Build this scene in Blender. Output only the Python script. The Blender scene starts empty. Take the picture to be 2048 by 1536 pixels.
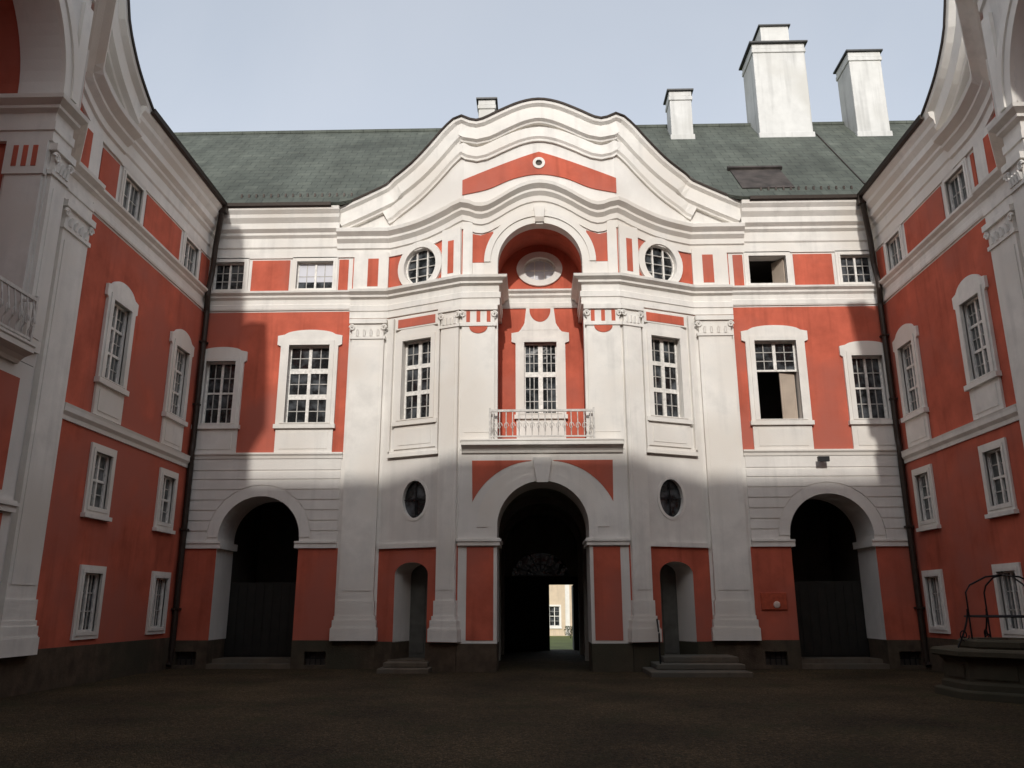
import bpy, bmesh, math, random
from mathutils import Matrix, Vector
from mathutils.geometry import tessellate_polygon
random.seed(7)
PI = math.pi
SC = bpy.context.scene
COL = SC.collection

# ------------------------------------------------------------------ materials
def nt_mat(name):
    m = bpy.data.materials.new(name); m.use_nodes = True
    nt = m.node_tree; b = nt.nodes['Principled BSDF']
    return m, nt, b

def stucco(name, col, var=.10, rough=.9, bump=.15, stain=.18, scale=1.0, tint=None, damp=0.0, dampcol=(.5, .47, .42)):
    """painted render: blotchy, with faint vertical run-off streaks and fine grain"""
    m, nt, b = nt_mat(name); N = nt.nodes; L = nt.links
    geo = N.new('ShaderNodeNewGeometry')
    n1 = N.new('ShaderNodeTexNoise'); n1.inputs['Scale'].default_value = .8 * scale; n1.inputs['Detail'].default_value = 8
    n1.inputs['Roughness'].default_value = .62
    L.new(geo.outputs['Position'], n1.inputs['Vector'])
    mp = N.new('ShaderNodeMapping'); mp.inputs['Scale'].default_value = (2.6, 2.6, .16)
    L.new(geo.outputs['Position'], mp.inputs['Vector'])
    n2 = N.new('ShaderNodeTexNoise'); n2.inputs['Scale'].default_value = 1.2; n2.inputs['Detail'].default_value = 6
    L.new(mp.outputs['Vector'], n2.inputs['Vector'])
    r1 = N.new('ShaderNodeMapRange'); r1.inputs[1].default_value = .3; r1.inputs[2].default_value = .7
    r1.inputs[3].default_value = 1 - var; r1.inputs[4].default_value = 1 + var
    L.new(n1.outputs['Fac'], r1.inputs[0])
    r2 = N.new('ShaderNodeMapRange'); r2.inputs[1].default_value = .52; r2.inputs[2].default_value = .75
    r2.inputs[3].default_value = 1.; r2.inputs[4].default_value = 1 - stain
    L.new(n2.outputs['Fac'], r2.inputs[0])
    mu = N.new('ShaderNodeMath'); mu.operation = 'MULTIPLY'; L.new(r1.outputs[0], mu.inputs[0]); L.new(r2.outputs[0], mu.inputs[1])
    mx = N.new('ShaderNodeMix'); mx.data_type = 'RGBA'; mx.blend_type = 'MULTIPLY'; mx.inputs['Factor'].default_value = 1
    mx.inputs[6].default_value = (*col, 1); L.new(mu.outputs[0], mx.inputs[7])
    out = mx.outputs[2]
    if tint:
        n3 = N.new('ShaderNodeTexNoise'); n3.inputs['Scale'].default_value = .34; n3.inputs['Detail'].default_value = 7
        L.new(geo.outputs['Position'], n3.inputs['Vector'])
        r3 = N.new('ShaderNodeMapRange'); r3.inputs[1].default_value = .47; r3.inputs[2].default_value = .63
        L.new(n3.outputs['Fac'], r3.inputs[0])
        m3 = N.new('ShaderNodeMix'); m3.data_type = 'RGBA'; L.new(r3.outputs[0], m3.inputs['Factor'])
        L.new(out, m3.inputs[6]); m3.inputs[7].default_value = (*tint, 1); out = m3.outputs[2]
    L.new(out, b.inputs['Base Color'])
    n4 = N.new('ShaderNodeTexNoise'); n4.inputs['Scale'].default_value = 24; n4.inputs['Detail'].default_value = 5
    L.new(geo.outputs['Position'], n4.inputs['Vector'])
    bp = N.new('ShaderNodeBump'); bp.inputs['Strength'].default_value = bump; bp.inputs['Distance'].default_value = .02
    L.new(n4.outputs['Fac'], bp.inputs['Height']); L.new(bp.outputs['Normal'], b.inputs['Normal'])
    b.inputs['Roughness'].default_value = rough
    b.inputs['Specular IOR Level'].default_value = .2
    return m

RED = stucco('red_render', (.50, .116, .070), .24, stain=.26, tint=(.42, .122, .086))
WHITE = stucco('white_render', (.73, .70, .655), .11, stain=.14, tint=(.665, .63, .585))
TRIM = stucco('white_trim', (.76, .73, .68), .11, stain=.13, scale=1.7, tint=(.685, .64, .58))
CHIM = stucco('chimney_limewash', (.60, .595, .575), .10, stain=.30, scale=1.5, tint=(.52, .51, .48))
DARKPL = stucco('dark_interior_plaster', (.10, .09, .08), .2)  # dark colour stands in for the shade inside rooms, cellar openings and oculus
GREYPL = stucco('grey_plaster', (.30, .28, .25), .2)
STONE = stucco('plinth_stone', (.085, .062, .043), .35, stain=.3, scale=3, bump=.6, tint=(.055, .05, .034))
STEP = stucco('step_stone', (.125, .10, .075), .20, stain=.25, scale=3, bump=.4, tint=(.10, .095, .08))
WELLST = stucco('well_sandstone', (.085, .068, .048), .25, stain=.25, scale=3, bump=.5, tint=(.06, .054, .036))
BALC = stucco('balcony_stone', (.52, .48, .43), .15, stain=.2, scale=2.5, tint=(.42, .36, .31))
CREAM = stucco('cream_render', (.62, .50, .37), .12)

def plain(name, col, rough=.6, metal=0., spec=.4, nscale=8, var=.2, bump=.0):
    m, nt, b = nt_mat(name); N = nt.nodes; L = nt.links
    tc = N.new('ShaderNodeTexCoord')
    n = N.new('ShaderNodeTexNoise'); n.inputs['Scale'].default_value = nscale; n.inputs['Detail'].default_value = 5
    L.new(tc.outputs['Object'], n.inputs['Vector'])
    r = N.new('ShaderNodeMapRange'); r.inputs[1].default_value = .3; r.inputs[2].default_value = .7
    r.inputs[3].default_value = 1 - var; r.inputs[4].default_value = 1 + var; L.new(n.outputs['Fac'], r.inputs[0])
    mx = N.new('ShaderNodeMix'); mx.data_type = 'RGBA'; mx.blend_type = 'MULTIPLY'; mx.inputs['Factor'].default_value = 1
    mx.inputs[6].default_value = (*col, 1); L.new(r.outputs[0], mx.inputs[7]); L.new(mx.outputs[2], b.inputs['Base Color'])
    b.inputs['Roughness'].default_value = rough; b.inputs['Metallic'].default_value = metal
    b.inputs['Specular IOR Level'].default_value = spec
    if bump:
        bp = N.new('ShaderNodeBump'); bp.inputs['Strength'].default_value = bump; bp.inputs['Distance'].default_value = .02
        L.new(n.outputs['Fac'], bp.inputs['Height']); L.new(bp.outputs['Normal'], b.inputs['Normal'])
    return m

SASH = plain('white_sash_paint', (.74, .71, .66), .5)
BAR = plain('glazing_bar_paint', (.42, .40, .37), .5)
GUTTER = plain('brown_sheet_metal', (.035, .024, .018), .5, .3)
IRON = plain('wrought_iron', (.018, .018, .02), .5, .6)
CAP = plain('chimney_sheet_cap', (.05, .05, .05), .5, .4)
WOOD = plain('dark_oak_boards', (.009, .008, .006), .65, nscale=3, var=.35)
DOORP = plain('grey_painted_door', (.10, .10, .09), .6, nscale=3)
BLIND_REFLECTION = plain('pale_blind_and_reflection', (.62, .62, .66), .8, nscale=2, var=.06)  # attic blind; also the reflection painted into the niche's oval window
CURTAIN = plain('beige_leaf', (.42, .34, .27), .7, nscale=2, var=.1)
REDBOX = plain('signal_red_paint', (.42, .075, .035), .5)
RAIL = plain('pale_grey_ironwork', (.56, .53, .49), .6)
PALE = plain('pale_enamel', (.62, .48, .42), .5)
BROWN = plain('dark_brown_sheet', (.055, .045, .04), .8, nscale=2, var=.5)

def glass(name, col=(.012, .013, .014), rough=.06):
    m, nt, b = nt_mat(name); N = nt.nodes; L = nt.links
    tc = N.new('ShaderNodeNewGeometry')
    n = N.new('ShaderNodeTexNoise'); n.inputs['Scale'].default_value = 2.3; n.inputs['Detail'].default_value = 2
    L.new(tc.outputs['Position'], n.inputs['Vector'])
    bp = N.new('ShaderNodeBump'); bp.inputs['Strength'].default_value = .3; bp.inputs['Distance'].default_value = .06
    L.new(n.outputs['Fac'], bp.inputs['Height']); L.new(bp.outputs['Normal'], b.inputs['Normal'])
    n2 = N.new('ShaderNodeTexNoise'); n2.inputs['Scale'].default_value = 2.6; n2.inputs['Detail'].default_value = 4; L.new(tc.outputs['Position'], n2.inputs['Vector'])
    cr = N.new('ShaderNodeMix'); cr.data_type = 'RGBA'
    cr.inputs[6].default_value = (*col, 1); cr.inputs[7].default_value = (min(.2, col[0]*8), min(.2, col[1]*8), min(.2, col[2]*8), 1)
    r = N.new('ShaderNodeMapRange'); r.inputs[1].default_value = .45; r.inputs[2].default_value = .7; L.new(n2.outputs['Fac'], r.inputs[0])
    L.new(r.outputs[0], cr.inputs['Factor']); L.new(cr.outputs[2], b.inputs['Base Color'])
    b.inputs['Roughness'].default_value = rough; b.inputs['IOR'].default_value = 1.5
    return m
GLASS = glass('old_window_glass')
CURT = glass('curtained_window_glass', (.085, .092, .088))

def roof_mat():
    m, nt, b = nt_mat('weathered_green_grey_roof'); N = nt.nodes; L = nt.links
    geo = N.new('ShaderNodeNewGeometry'); sp = N.new('ShaderNodeSeparateXYZ'); L.new(geo.outputs['Position'], sp.inputs[0])
    ad = N.new('ShaderNodeMath'); ad.operation = 'MULTIPLY'; ad.inputs[1].default_value = 1.35; L.new(sp.outputs['Z'], ad.inputs[0])
    xy = N.new('ShaderNodeMath'); xy.operation = 'ADD'; L.new(sp.outputs['X'], xy.inputs[0])
    ym = N.new('ShaderNodeMath'); ym.operation = 'MULTIPLY'; ym.inputs[1].default_value = .02; L.new(sp.outputs['Y'], ym.inputs[0]); L.new(ym.outputs[0], xy.inputs[1])
    cb = N.new('ShaderNodeCombineXYZ'); L.new(xy.outputs[0], cb.inputs[0]); L.new(ad.outputs[0], cb.inputs[1])
    br = N.new('ShaderNodeTexBrick'); L.new(cb.outputs[0], br.inputs['Vector'])
    br.inputs['Scale'].default_value = 1; br.inputs['Brick Width'].default_value = .62; br.inputs['Row Height'].default_value = .42
    br.inputs['Mortar Size'].default_value = .022; br.inputs['Mortar Smooth'].default_value = .4; br.inputs['Bias'].default_value = 0
    br.inputs['Color1'].default_value = (.082, .092, .078, 1); br.inputs['Color2'].default_value = (.100, .110, .092, 1)
    br.inputs['Mortar'].default_value = (.058, .064, .056, 1)
    n = N.new('ShaderNodeTexNoise'); n.inputs['Scale'].default_value = .45; n.inputs['Detail'].default_value = 8; n.inputs['Roughness'].default_value = .65
    L.new(geo.outputs['Position'], n.inputs['Vector'])
    mp = N.new('ShaderNodeMapping'); mp.inputs['Scale'].default_value = (1.7, .25, .25); L.new(geo.outputs['Position'], mp.inputs['Vector'])
    n2 = N.new('ShaderNodeTexNoise'); n2.inputs['Scale'].default_value = 1.1; n2.inputs['Detail'].default_value = 7; L.new(mp.outputs[0], n2.inputs['Vector'])
    r = N.new('ShaderNodeMapRange'); r.inputs[1].default_value = .3; r.inputs[2].default_value = .7; r.inputs[3].default_value = .72; r.inputs[4].default_value = 1.28
    L.new(n.outputs['Fac'], r.inputs[0])
    r2 = N.new('ShaderNodeMapRange'); r2.inputs[1].default_value = .35; r2.inputs[2].default_value = .7; r2.inputs[3].default_value = .82; r2.inputs[4].default_value = 1.15
    L.new(n2.outputs['Fac'], r2.inputs[0])
    mu = N.new('ShaderNodeMath'); mu.operation = 'MULTIPLY'; L.new(r.outputs[0], mu.inputs[0]); L.new(r2.outputs[0], mu.inputs[1])
    mx = N.new('ShaderNodeMix'); mx.data_type = 'RGBA'; mx.blend_type = 'MULTIPLY'; mx.inputs['Factor'].default_value = 1
    L.new(br.outputs['Color'], mx.inputs[6]); L.new(mu.outputs[0], mx.inputs[7]); L.new(mx.outputs[2], b.inputs['Base Color'])
    bp = N.new('ShaderNodeBump'); bp.inputs['Strength'].default_value = .5; bp.inputs['Distance'].default_value = .03
    L.new(br.outputs['Fac'], bp.inputs['Height']); bp.invert = True; L.new(bp.outputs['Normal'], b.inputs['Normal'])
    b.inputs['Roughness'].default_value = .75; b.inputs['Specular IOR Level'].default_value = .25
    return m
ROOF = roof_mat()

def cobble_mat(name, c1, c2, joint, size, slab=False):
    m, nt, b = nt_mat(name); N = nt.nodes; L = nt.links
    geo = N.new('ShaderNodeNewGeometry')
    mp = N.new('ShaderNodeMapping'); mp.inputs['Scale'].default_value = (1 / size, 1 / size, 1 / size); L.new(geo.outputs['Position'], mp.inputs['Vector'])
    vo = N.new('ShaderNodeTexVoronoi'); vo.feature = 'F1'; L.new(mp.outputs[0], vo.inputs['Vector'])
    ve = N.new('ShaderNodeTexVoronoi'); ve.feature = 'DISTANCE_TO_EDGE'; L.new(mp.outputs[0], ve.inputs['Vector'])
    sp = N.new('ShaderNodeSeparateColor'); L.new(vo.outputs['Color'], sp.inputs[0])
    mx = N.new('ShaderNodeMix'); mx.data_type = 'RGBA'; L.new(sp.outputs[0], mx.inputs['Factor'])
    mx.inputs[6].default_value = (*c1, 1); mx.inputs[7].default_value = (*c2, 1)
    r = N.new('ShaderNodeMapRange'); r.inputs[1].default_value = .02; r.inputs[2].default_value = .10; L.new(ve.outputs['Distance'], r.inputs[0])
    m2 = N.new('ShaderNodeMix'); m2.data_type = 'RGBA'; L.new(r.outputs[0], m2.inputs['Factor'])
    m2.inputs[6].default_value = (*joint, 1); L.new(mx.outputs[2], m2.inputs[7])
    n = N.new('ShaderNodeTexNoise'); n.inputs['Scale'].default_value = .35; n.inputs['Detail'].default_value = 6; L.new(geo.outputs['Position'], n.inputs['Vector'])
    r2 = N.new('ShaderNodeMapRange'); r2.inputs[1].default_value = .3; r2.inputs[2].default_value = .7; r2.inputs[3].default_value = .55; r2.inputs[4].default_value = 1.55
    L.new(n.outputs['Fac'], r2.inputs[0])
    m3 = N.new('ShaderNodeMix'); m3.data_type = 'RGBA'; m3.blend_type = 'MULTIPLY'; m3.inputs['Factor'].default_value = 1
    L.new(m2.outputs[2], m3.inputs[6]); L.new(r2.outputs[0], m3.inputs[7])
    nm = N.new('ShaderNodeTexNoise'); nm.inputs['Scale'].default_value = .6; nm.inputs['Detail'].default_value = 9; nm.inputs['Roughness'].default_value = .7; L.new(geo.outputs['Position'], nm.inputs['Vector'])
    rm = N.new('ShaderNodeMapRange'); rm.inputs[1].default_value = .52; rm.inputs[2].default_value = .66; rm.inputs[4].default_value = .75; L.new(nm.outputs['Fac'], rm.inputs[0])
    m4 = N.new('ShaderNodeMix'); m4.data_type = 'RGBA'; L.new(rm.outputs[0], m4.inputs['Factor']); L.new(m3.outputs[2], m4.inputs[6]); m4.inputs[7].default_value = (.034, .034, .012, 1)
    L.new(m4.outputs[2], b.inputs['Base Color'])
    bp = N.new('ShaderNodeBump'); bp.inputs['Strength'].default_value = .8; bp.inputs['Distance'].default_value = .04
    rr = N.new('ShaderNodeMapRange'); rr.inputs[1].default_value = 0; rr.inputs[2].default_value = .3; L.new(ve.outputs['Distance'], rr.inputs[0])
    L.new(rr.outputs[0], bp.inputs['Height']); L.new(bp.outputs['Normal'], b.inputs['Normal'])
    b.inputs['Roughness'].default_value = .85; b.inputs['Specular IOR Level'].default_value = .2
    return m
COBBLE = cobble_mat('dark_cobbles', (.038, .026, .012), (.120, .082, .043), (.015, .012, .006), .24)
FLAGS = cobble_mat('worn_flagstones', (.045, .034, .023), (.055, .042, .029), (.032, .026, .017), .55)
LAWN = plain('garden_grass', (.15, .17, .035), .9, nscale=.6, var=.3)

# ------------------------------------------------------------------ mesh builder
class MB:
    def __init__(s, sx=1):
        s.v = []; s.f = []; s.m = []; s.mats = []; s.sx = sx; s.M = None
    def mi(s, mat):
        if mat not in s.mats: s.mats.append(mat)
        return s.mats.index(mat)
    def add(s, vs, fs, mat):
        o = len(s.v); k = s.mi(mat)
        for p in vs:
            p = Vector(p)
            if s.M is not None: p = s.M @ p
            s.v.append((p.x * s.sx, p.y, p.z))
        for f in fs:
            s.f.append(tuple(i + o for i in f)); s.m.append(k)
        return s
    def box(s, x0, x1, y0, y1, z0, z1, mat):
        vs = [(x, y, z) for z in (z0, z1) for y in (y0, y1) for x in (x0, x1)]
        return s.add(vs, [(0, 2, 3, 1), (4, 5, 7, 6), (0, 1, 5, 4), (2, 6, 7, 3), (0, 4, 6, 2), (1, 3, 7, 5)], mat)
    def plate(s, outer, holes, yf, yb, mat, side=None):
        """slab in the x-z plane from yf (seen side) to yb, with holes"""
        loops = [outer] + list(holes)
        flat = [p for l in loops for p in l]; n = len(flat)
        tris = tessellate_polygon([[Vector((p[0], p[1], 0)) for p in l] for l in loops])
        vs = [(x, yf, z) for x, z in flat] + [(x, yb, z) for x, z in flat]
        s.add(vs, [tuple(t) for t in tris] + [tuple(i + n for i in reversed(t)) for t in tris], mat)
        fs = []; o = 0
        for l in loops:
            k = len(l)
            for i in range(k):
                a, b = o + i, o + (i + 1) % k
                fs.append((a, b, b + n, a + n))
            o += k
        base = len(s.v) - 2 * n; kk = s.mi(side or mat)
        for f in fs:
            s.f.append(tuple(i + base for i in f)); s.m.append(kk)
        return s
    def sweep(s, path, prof, mat, closed=False, tilt=False):
        """sweep a closed profile [(out, up)] along a 3-D path; out is to the viewer's side of a left-to-right path"""
        n = len(path); P = [Vector(p) for p in path]; rings = []
        for i in range(n):
            if closed: a, c = P[i - 1], P[(i + 1) % n]; segs = [(a, P[i]), (P[i], c)]
            else:
                segs = []
                if i > 0: segs.append((P[i - 1], P[i]))
                if i < n - 1: segs.append((P[i], P[i + 1]))
            ns = []; sl = []
            for a, c in segs:
                d = c - a; h = Vector((d.x, d.y, 0))
                if h.length > 1e-6:
                    sl.append(d.z / h.length); h.normalize(); ns.append(Vector((h.y, -h.x, 0)))
            if len(ns) == 2:
                nn = ns[0] + ns[1]; nn.normalize(); nn = nn / max(.35, nn.dot(ns[0]))
            else: nn = ns[0]
            k = sum(sl) / len(sl)
            hd = Vector((-nn.y, nn.x, 0)).normalized()
            up = Vector((0, 0, 1))
            if tilt: up = (Vector((0, 0, 1)) - hd * k).normalized()
            rings.append([P[i] + nn * o + up * u for o, u in prof])
        m = len(prof); vs = [p for r in rings for p in r]; fs = []
        for i in range(n if closed else n - 1):
            j = (i + 1) % n
            for q in range(m):
                w = (q + 1) % m
                fs.append((i * m + q, i * m + w, j * m + w, j * m + q))
        if not closed:
            fs.append(tuple(range(m))); fs.append(tuple((n - 1) * m + q for q in reversed(range(m))))
        return s.add(vs, fs, mat)
    def tube(s, path, r, mat, n=8, closed=False):
        P = [Vector(p) for p in path]; k = len(P); rings = []
        ref = Vector((.13, .31, .94))
        for i in range(k):
            if closed: t = P[(i + 1) % k] - P[i - 1]
            else: t = P[min(i + 1, k - 1)] - P[max(i - 1, 0)]
            t.normalize(); a = t.cross(ref)
            if a.length < .1: a = t.cross(Vector((1, 0, 0)))
            a.normalize(); b = t.cross(a); rr = r[i] if isinstance(r, (list, tuple)) else r
            rings.append([P[i] + (a * math.cos(2 * PI * q / n) + b * math.sin(2 * PI * q / n)) * rr for q in range(n)])
        vs = [p for g in rings for p in g]; fs = []
        for i in range(k if closed else k - 1):
            j = (i + 1) % k
            for q in range(n):
                w = (q + 1) % n; fs.append((i * n + q, i * n + w, j * n + w, j * n + q))
        if not closed:
            fs.append(tuple(reversed(range(n)))); fs.append(tuple((k - 1) * n + q for q in range(n)))
        return s.add(vs, fs, mat)
    def lathe(s, prof, mat, n=32, c=(0, 0, 0), phase=0.):
        vs = []; fs = []; m = len(prof)
        for i in range(n):
            a = 2 * PI * i / n + phase
            for r, z in prof: vs.append((c[0] + r * math.cos(a), c[1] + r * math.sin(a), c[2] + z))
        for i in range(n):
            j = (i + 1) % n
            for q in range(m - 1): fs.append((i * m + q, j * m + q, j * m + q + 1, i * m + q + 1))
        fs.append(tuple(i * m for i in reversed(range(n)))); fs.append(tuple(i * m + m - 1 for i in range(n)))
        return s.add(vs, fs, mat)
    def mesh(s, name, bevel=0.):
        me = bpy.data.meshes.new(name)
        me.from_pydata(s.v, [], s.f)
        for m in s.mats: me.materials.append(m)
        me.polygons.foreach_set('material_index', s.m)
        bm = bmesh.new(); bm.from_mesh(me)
        bmesh.ops.recalc_face_normals(bm, faces=bm.faces)
        if bevel > 0:
            es = [e for e in bm.edges if len(e.link_faces) == 2 and e.calc_face_angle(0) > .6]
            bmesh.ops.bevel(bm, geom=es, offset=bevel, segments=1, affect='EDGES', clamp_overlap=True)
        bm.to_mesh(me); bm.free(); me.update()
        return me
    def build(s, name, parent=None, bevel=0.):
        o = bpy.data.objects.new(name, s.mesh(name, bevel)); COL.objects.link(o)
        if parent is not None: o.parent = parent
        return o

def split_build(mb, name, parent, gap=.02):
    """link every separate piece of a builder (pieces that touch stay together) as an object of its own"""
    n = len(mb.v); par = list(range(n))
    def find(i):
        while par[i] != i: par[i] = par[par[i]]; i = par[i]
        return i
    for f in mb.f:
        a = find(f[0])
        for i in f[1:]: par[find(i)] = a
    isl = {}
    for k, f in enumerate(mb.f): isl.setdefault(find(f[0]), []).append(k)
    items = []
    for fs in isl.values():
        ids = {i for k in fs for i in mb.f[k]}
        lo = [min(mb.v[i][q] for i in ids) - gap for q in range(3)]; hi = [max(mb.v[i][q] for i in ids) + gap for q in range(3)]
        items.append((fs, lo, hi))
    g = list(range(len(items)))
    def fg(i):
        while g[i] != i: i = g[i]
        return i
    for i in range(len(items)):
        for j in range(i):
            if all(items[i][1][q] < items[j][2][q] and items[j][1][q] < items[i][2][q] for q in range(3)): g[fg(i)] = fg(j)
    cl = {}
    for i in range(len(items)): cl.setdefault(fg(i), []).extend(items[i][0])
    out = []
    for fs in cl.values():
        m = MB(); mp = {}
        for k in sorted(fs):
            f = []
            for i in mb.f[k]:
                if i not in mp: mp[i] = len(m.v); m.v.append(mb.v[i])
                f.append(mp[i])
            m.f.append(tuple(f)); m.m.append(m.mi(mb.mats[mb.m[k]]))
        out.append(m.build(name, parent))
    return out

def thing(name, label, cat, loc=(0, 0, 0), rz=0., group=None):
    o = bpy.data.objects.new(name, None); COL.objects.link(o); o.location = loc; o.rotation_euler = (0, 0, rz)
    o['label'] = label; o['category'] = cat
    if group: o['group'] = group
    o.empty_display_size = .5
    return o
def tag(o, label, cat, group=None):
    o['label'] = label; o['category'] = cat
    if group: o['group'] = group
    return o
def struct(o): o['kind'] = 'structure'; return o
def rect(x0, x1, z0, z1): return [(x0, z0), (x1, z0), (x1, z1), (x0, z1)]
def arc(cx, cz, rx, rz, a0, a1, n=28): return [(cx + rx * math.cos(a0 + (a1 - a0) * i / n), cz + rz * math.sin(a0 + (a1 - a0) * i / n)) for i in range(n + 1)]
def oval(cx, cz, rx, rz, n=36): return [(cx + rx * math.cos(2 * PI * i / n), cz + rz * math.sin(2 * PI * i / n)) for i in range(n)]
def arch(cx, hw, z0, zs, n=28): return [(cx - hw, z0), (cx + hw, z0)] + arc(cx, zs, hw, hw, 0, PI, n)
def ring_plate(mb, cx, cz, r0, r1, a0, a1, yf, yb, mat, n=40, kz=1.):
    mb.plate(arc(cx, cz, r1, r1 * kz, a0, a1, n) + arc(cx, cz, r0, r0 * kz, a1, a0, n), [], yf, yb, mat)

# ------------------------------------------------------------------ windows (a window is surround > sash, pane)
def sash_mesh(x0, x1, z0, z1, y, mull=.11, trans=(), tw=.11, fine=(2, 2), fw=.07, cols=2):
    """timber casement: frame, mullion, transoms and thin glazing bars"""
    mb = MB()
    mb.plate(rect(x0, x1, z0, z1), [rect(x0 + fw, x1 - fw, z0 + fw, z1 - fw)], y - .035, y + .05, SASH)
    xs = [x0 + fw, x1 - fw]
    if cols == 2:
        xm = (x0 + x1) / 2; mb.box(xm - mull / 2, xm + mull / 2, y - .05, y + .045, z0 + fw - .004, z1 - fw + .004, SASH)
        cells = [(x0 + fw, xm - mull / 2), (xm + mull / 2, x1 - fw)]
    else: cells = [(x0 + fw, x1 - fw)]
    zz = [z0 + fw]; 
    for t in trans:
        zt = z0 + (z1 - z0) * t
        for a, b in cells: mb.box(a - .003, b + .003, y - .045, y + .042, zt - tw / 2, zt + tw / 2, SASH)
        zz += [zt - tw / 2, zt + tw / 2]
    zz.append(z1 - fw)
    for a, b in cells:
        for k in range(0, len(zz), 2):
            c, d = zz[k], zz[k + 1]
            for i in range(1, fine[0]):
                x = a + (b - a) * i / fine[0]; mb.box(x - .016, x + .016, y - .022, y + .03, c - .003, d + .003, BAR)
            for i in range(1, fine[1]):
                z = c + (d - c) * i / fine[1]; mb.box(a - .003, b + .003, y - .018, y + .026, z - .016, z + .016, BAR)
    return mb
def pane_mesh(x0, x1, z0, z1, y, mat=None):
    return MB().box(x0 + .02, x1 - .02, y + .012, y + .02, z0 + .02, z1 - .02, mat or GLASS)

def put(mb, name, parent, M=None, sx=1, bevel=0.):
    """apply a frame (slanted wall) and a left/right mirror to a finished builder, then link it"""
    out = []
    for p in mb.v:
        q = Vector((p[0], p[1], p[2]))
        if M is not None: q = M @ q
        out.append((q.x * sx, q.y, q.z))
    mb.v = out
    return mb.build(name, parent, bevel)

def stucco_window(parent, u, gw, z0, z1, apron_z, hw, M=None, sx=1, y=0., gl=None, ear=.14, crest=.42, trans=(.36, .68), fine=(2, 2), wall=.18, mull=.12, tw=.14, openw=False, sw=None):
    """piano nobile window: eared stucco surround with a low arched head, apron below, casement set back in the wall"""
    x0, x1 = u - gw / 2, u + gw / 2
    mb = MB(); p = .09
    zt = z1 + .36
    outer = [(u - hw, z0 - .05), (u + hw, z0 - .05), (u + hw, zt - .42), (u + hw + ear, zt - .36), (u + hw + ear, zt)]
    outer += [(u + hw - .12, zt + .05)] + [(u + (hw - .2) * math.cos(a), zt + .09 + (crest - .09) * math.sin(a) ** 1.3) for a in [PI * i / 16 for i in range(1, 16)]] + [(u - hw + .12, zt + .05)]
    outer += [(u - hw - ear, zt), (u - hw - ear, zt - .36), (u - hw, zt - .42)]
    mb.plate(outer, [rect(x0, x1, z0, z1)], y - p, y + .04, TRIM)
    mb.plate([(a, b + .004) for a, b in rect(x0 - .16, x1 + .16, z0 - .004, z1 + .16)], [rect(x0 + .02, x1 - .02, z0 + .03, z1 - .02)], y - p - .035, y - p + .01, TRIM)
    o = put(mb, 'window', parent, M, sx)
    if apron_z is not None:
        ab = MB(); ab.box(u - hw + .03, u + hw - .03, y - .065, y + .03, apron_z, z0 - .2, TRIM)
        ab.box(u - hw + .22, u + hw - .22, y - .085, y - .06, apron_z + .14, z0 - .34, TRIM)
        put(ab, 'apron', o, M, sx)
    sb = MB(); sb.box(u - hw - .05, u + hw + .05, y - .17, y + .02, z0 - .2, z0 - .04, TRIM)
    put(sb, 'sill', o, M, sx)
    yd = y + wall
    if openw:   # upper light still glazed, lower lights swung open on a dark room
        zc = z0 + (z1 - z0) * .62
        put(sash_mesh(x0, x1, zc, z1, yd, mull, (), tw, (2, 3)), 'sash', o, M, sx)
        put(pane_mesh(x0, x1, zc, z1, yd), 'pane', o, M, sx)
        lf = MB(); lf.M = Matrix.Translation((u + .18, yd + .06, 0)) @ Matrix.Rotation(math.radians(8), 4, 'Z')
        lf.box(-.02, .58, 0, .05, z0 + .03, zc - .03, CURTAIN)
        lf.box(.06, .50, -.014, .0, z0 + .12, zc - .12, CURTAIN)
        c = put(lf, 'casement_leaf', o, M, sx); c['label'] = 'beige casement leaf swung open'
    else:
        put(sash_mesh(x0, x1, z0, z1, yd, mull, trans, tw, fine), 'sash', o, M, sx)
        put(pane_mesh(x0, x1, z0, z1, yd, gl), 'pane', o, M, sx)
    return o

def plain_window(parent, u, z0, z1, gw, fr=.2, sx=1, y=0., trans=(.5,), fine=(1, 2), sill=True, wall=.16, blind_or_reflection=False, openw=False, name='window', mull=.08, p=.05, gl=None):
    x0, x1 = u - gw / 2, u + gw / 2
    mb = MB(); mb.plate(rect(x0 - fr, x1 + fr, z0 - fr, z1 + fr), [rect(x0, x1, z0, z1)], y - p, y + .04, TRIM)
    mb.plate(rect(x0 - fr * .45, x1 + fr * .45, z0 - fr * .45, z1 + fr * .45), [rect(x0 + .012, x1 - .012, z0 + .012, z1 - .012)], y - p - .025, y - p + .01, TRIM)
    o = put(mb, name, parent, None, sx)
    if sill:
        sb = MB(); sb.box(x0 - fr - .05, x1 + fr + .05, y - .14, y + .02, z0 - fr - .1, z0 - fr + .02, TRIM); put(sb, 'sill', o, None, sx)
    if openw:
        lf = MB(); lf.M = Matrix.Translation((x1 - .05, y + wall, 0)) @ Matrix.Rotation(math.radians(118), 4, 'Z')
        lf.box(0, .62, -.03, .03, z0 + .03, z1 - .03, CURTAIN)
        c = put(lf, 'casement_leaf', o, None, sx); c['label'] = 'casement leaf swung inwards'
        return o
    put(sash_mesh(x0, x1, z0, z1, y + wall, mull, trans, .07, fine, .06), 'sash', o, None, sx)
    put(pane_mesh(x0, x1, z0, z1, y + wall, gl), 'pane', o, None, sx)
    if blind_or_reflection:
        b = MB(); b.box(x0 + .03, x1 - .03, y + wall - .008, y + wall + .004, z0 + (z1 - z0) * .3, z1 - .03, BLIND_REFLECTION)
        put(b, 'blind_or_reflection', o, None, sx)
    return o

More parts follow.
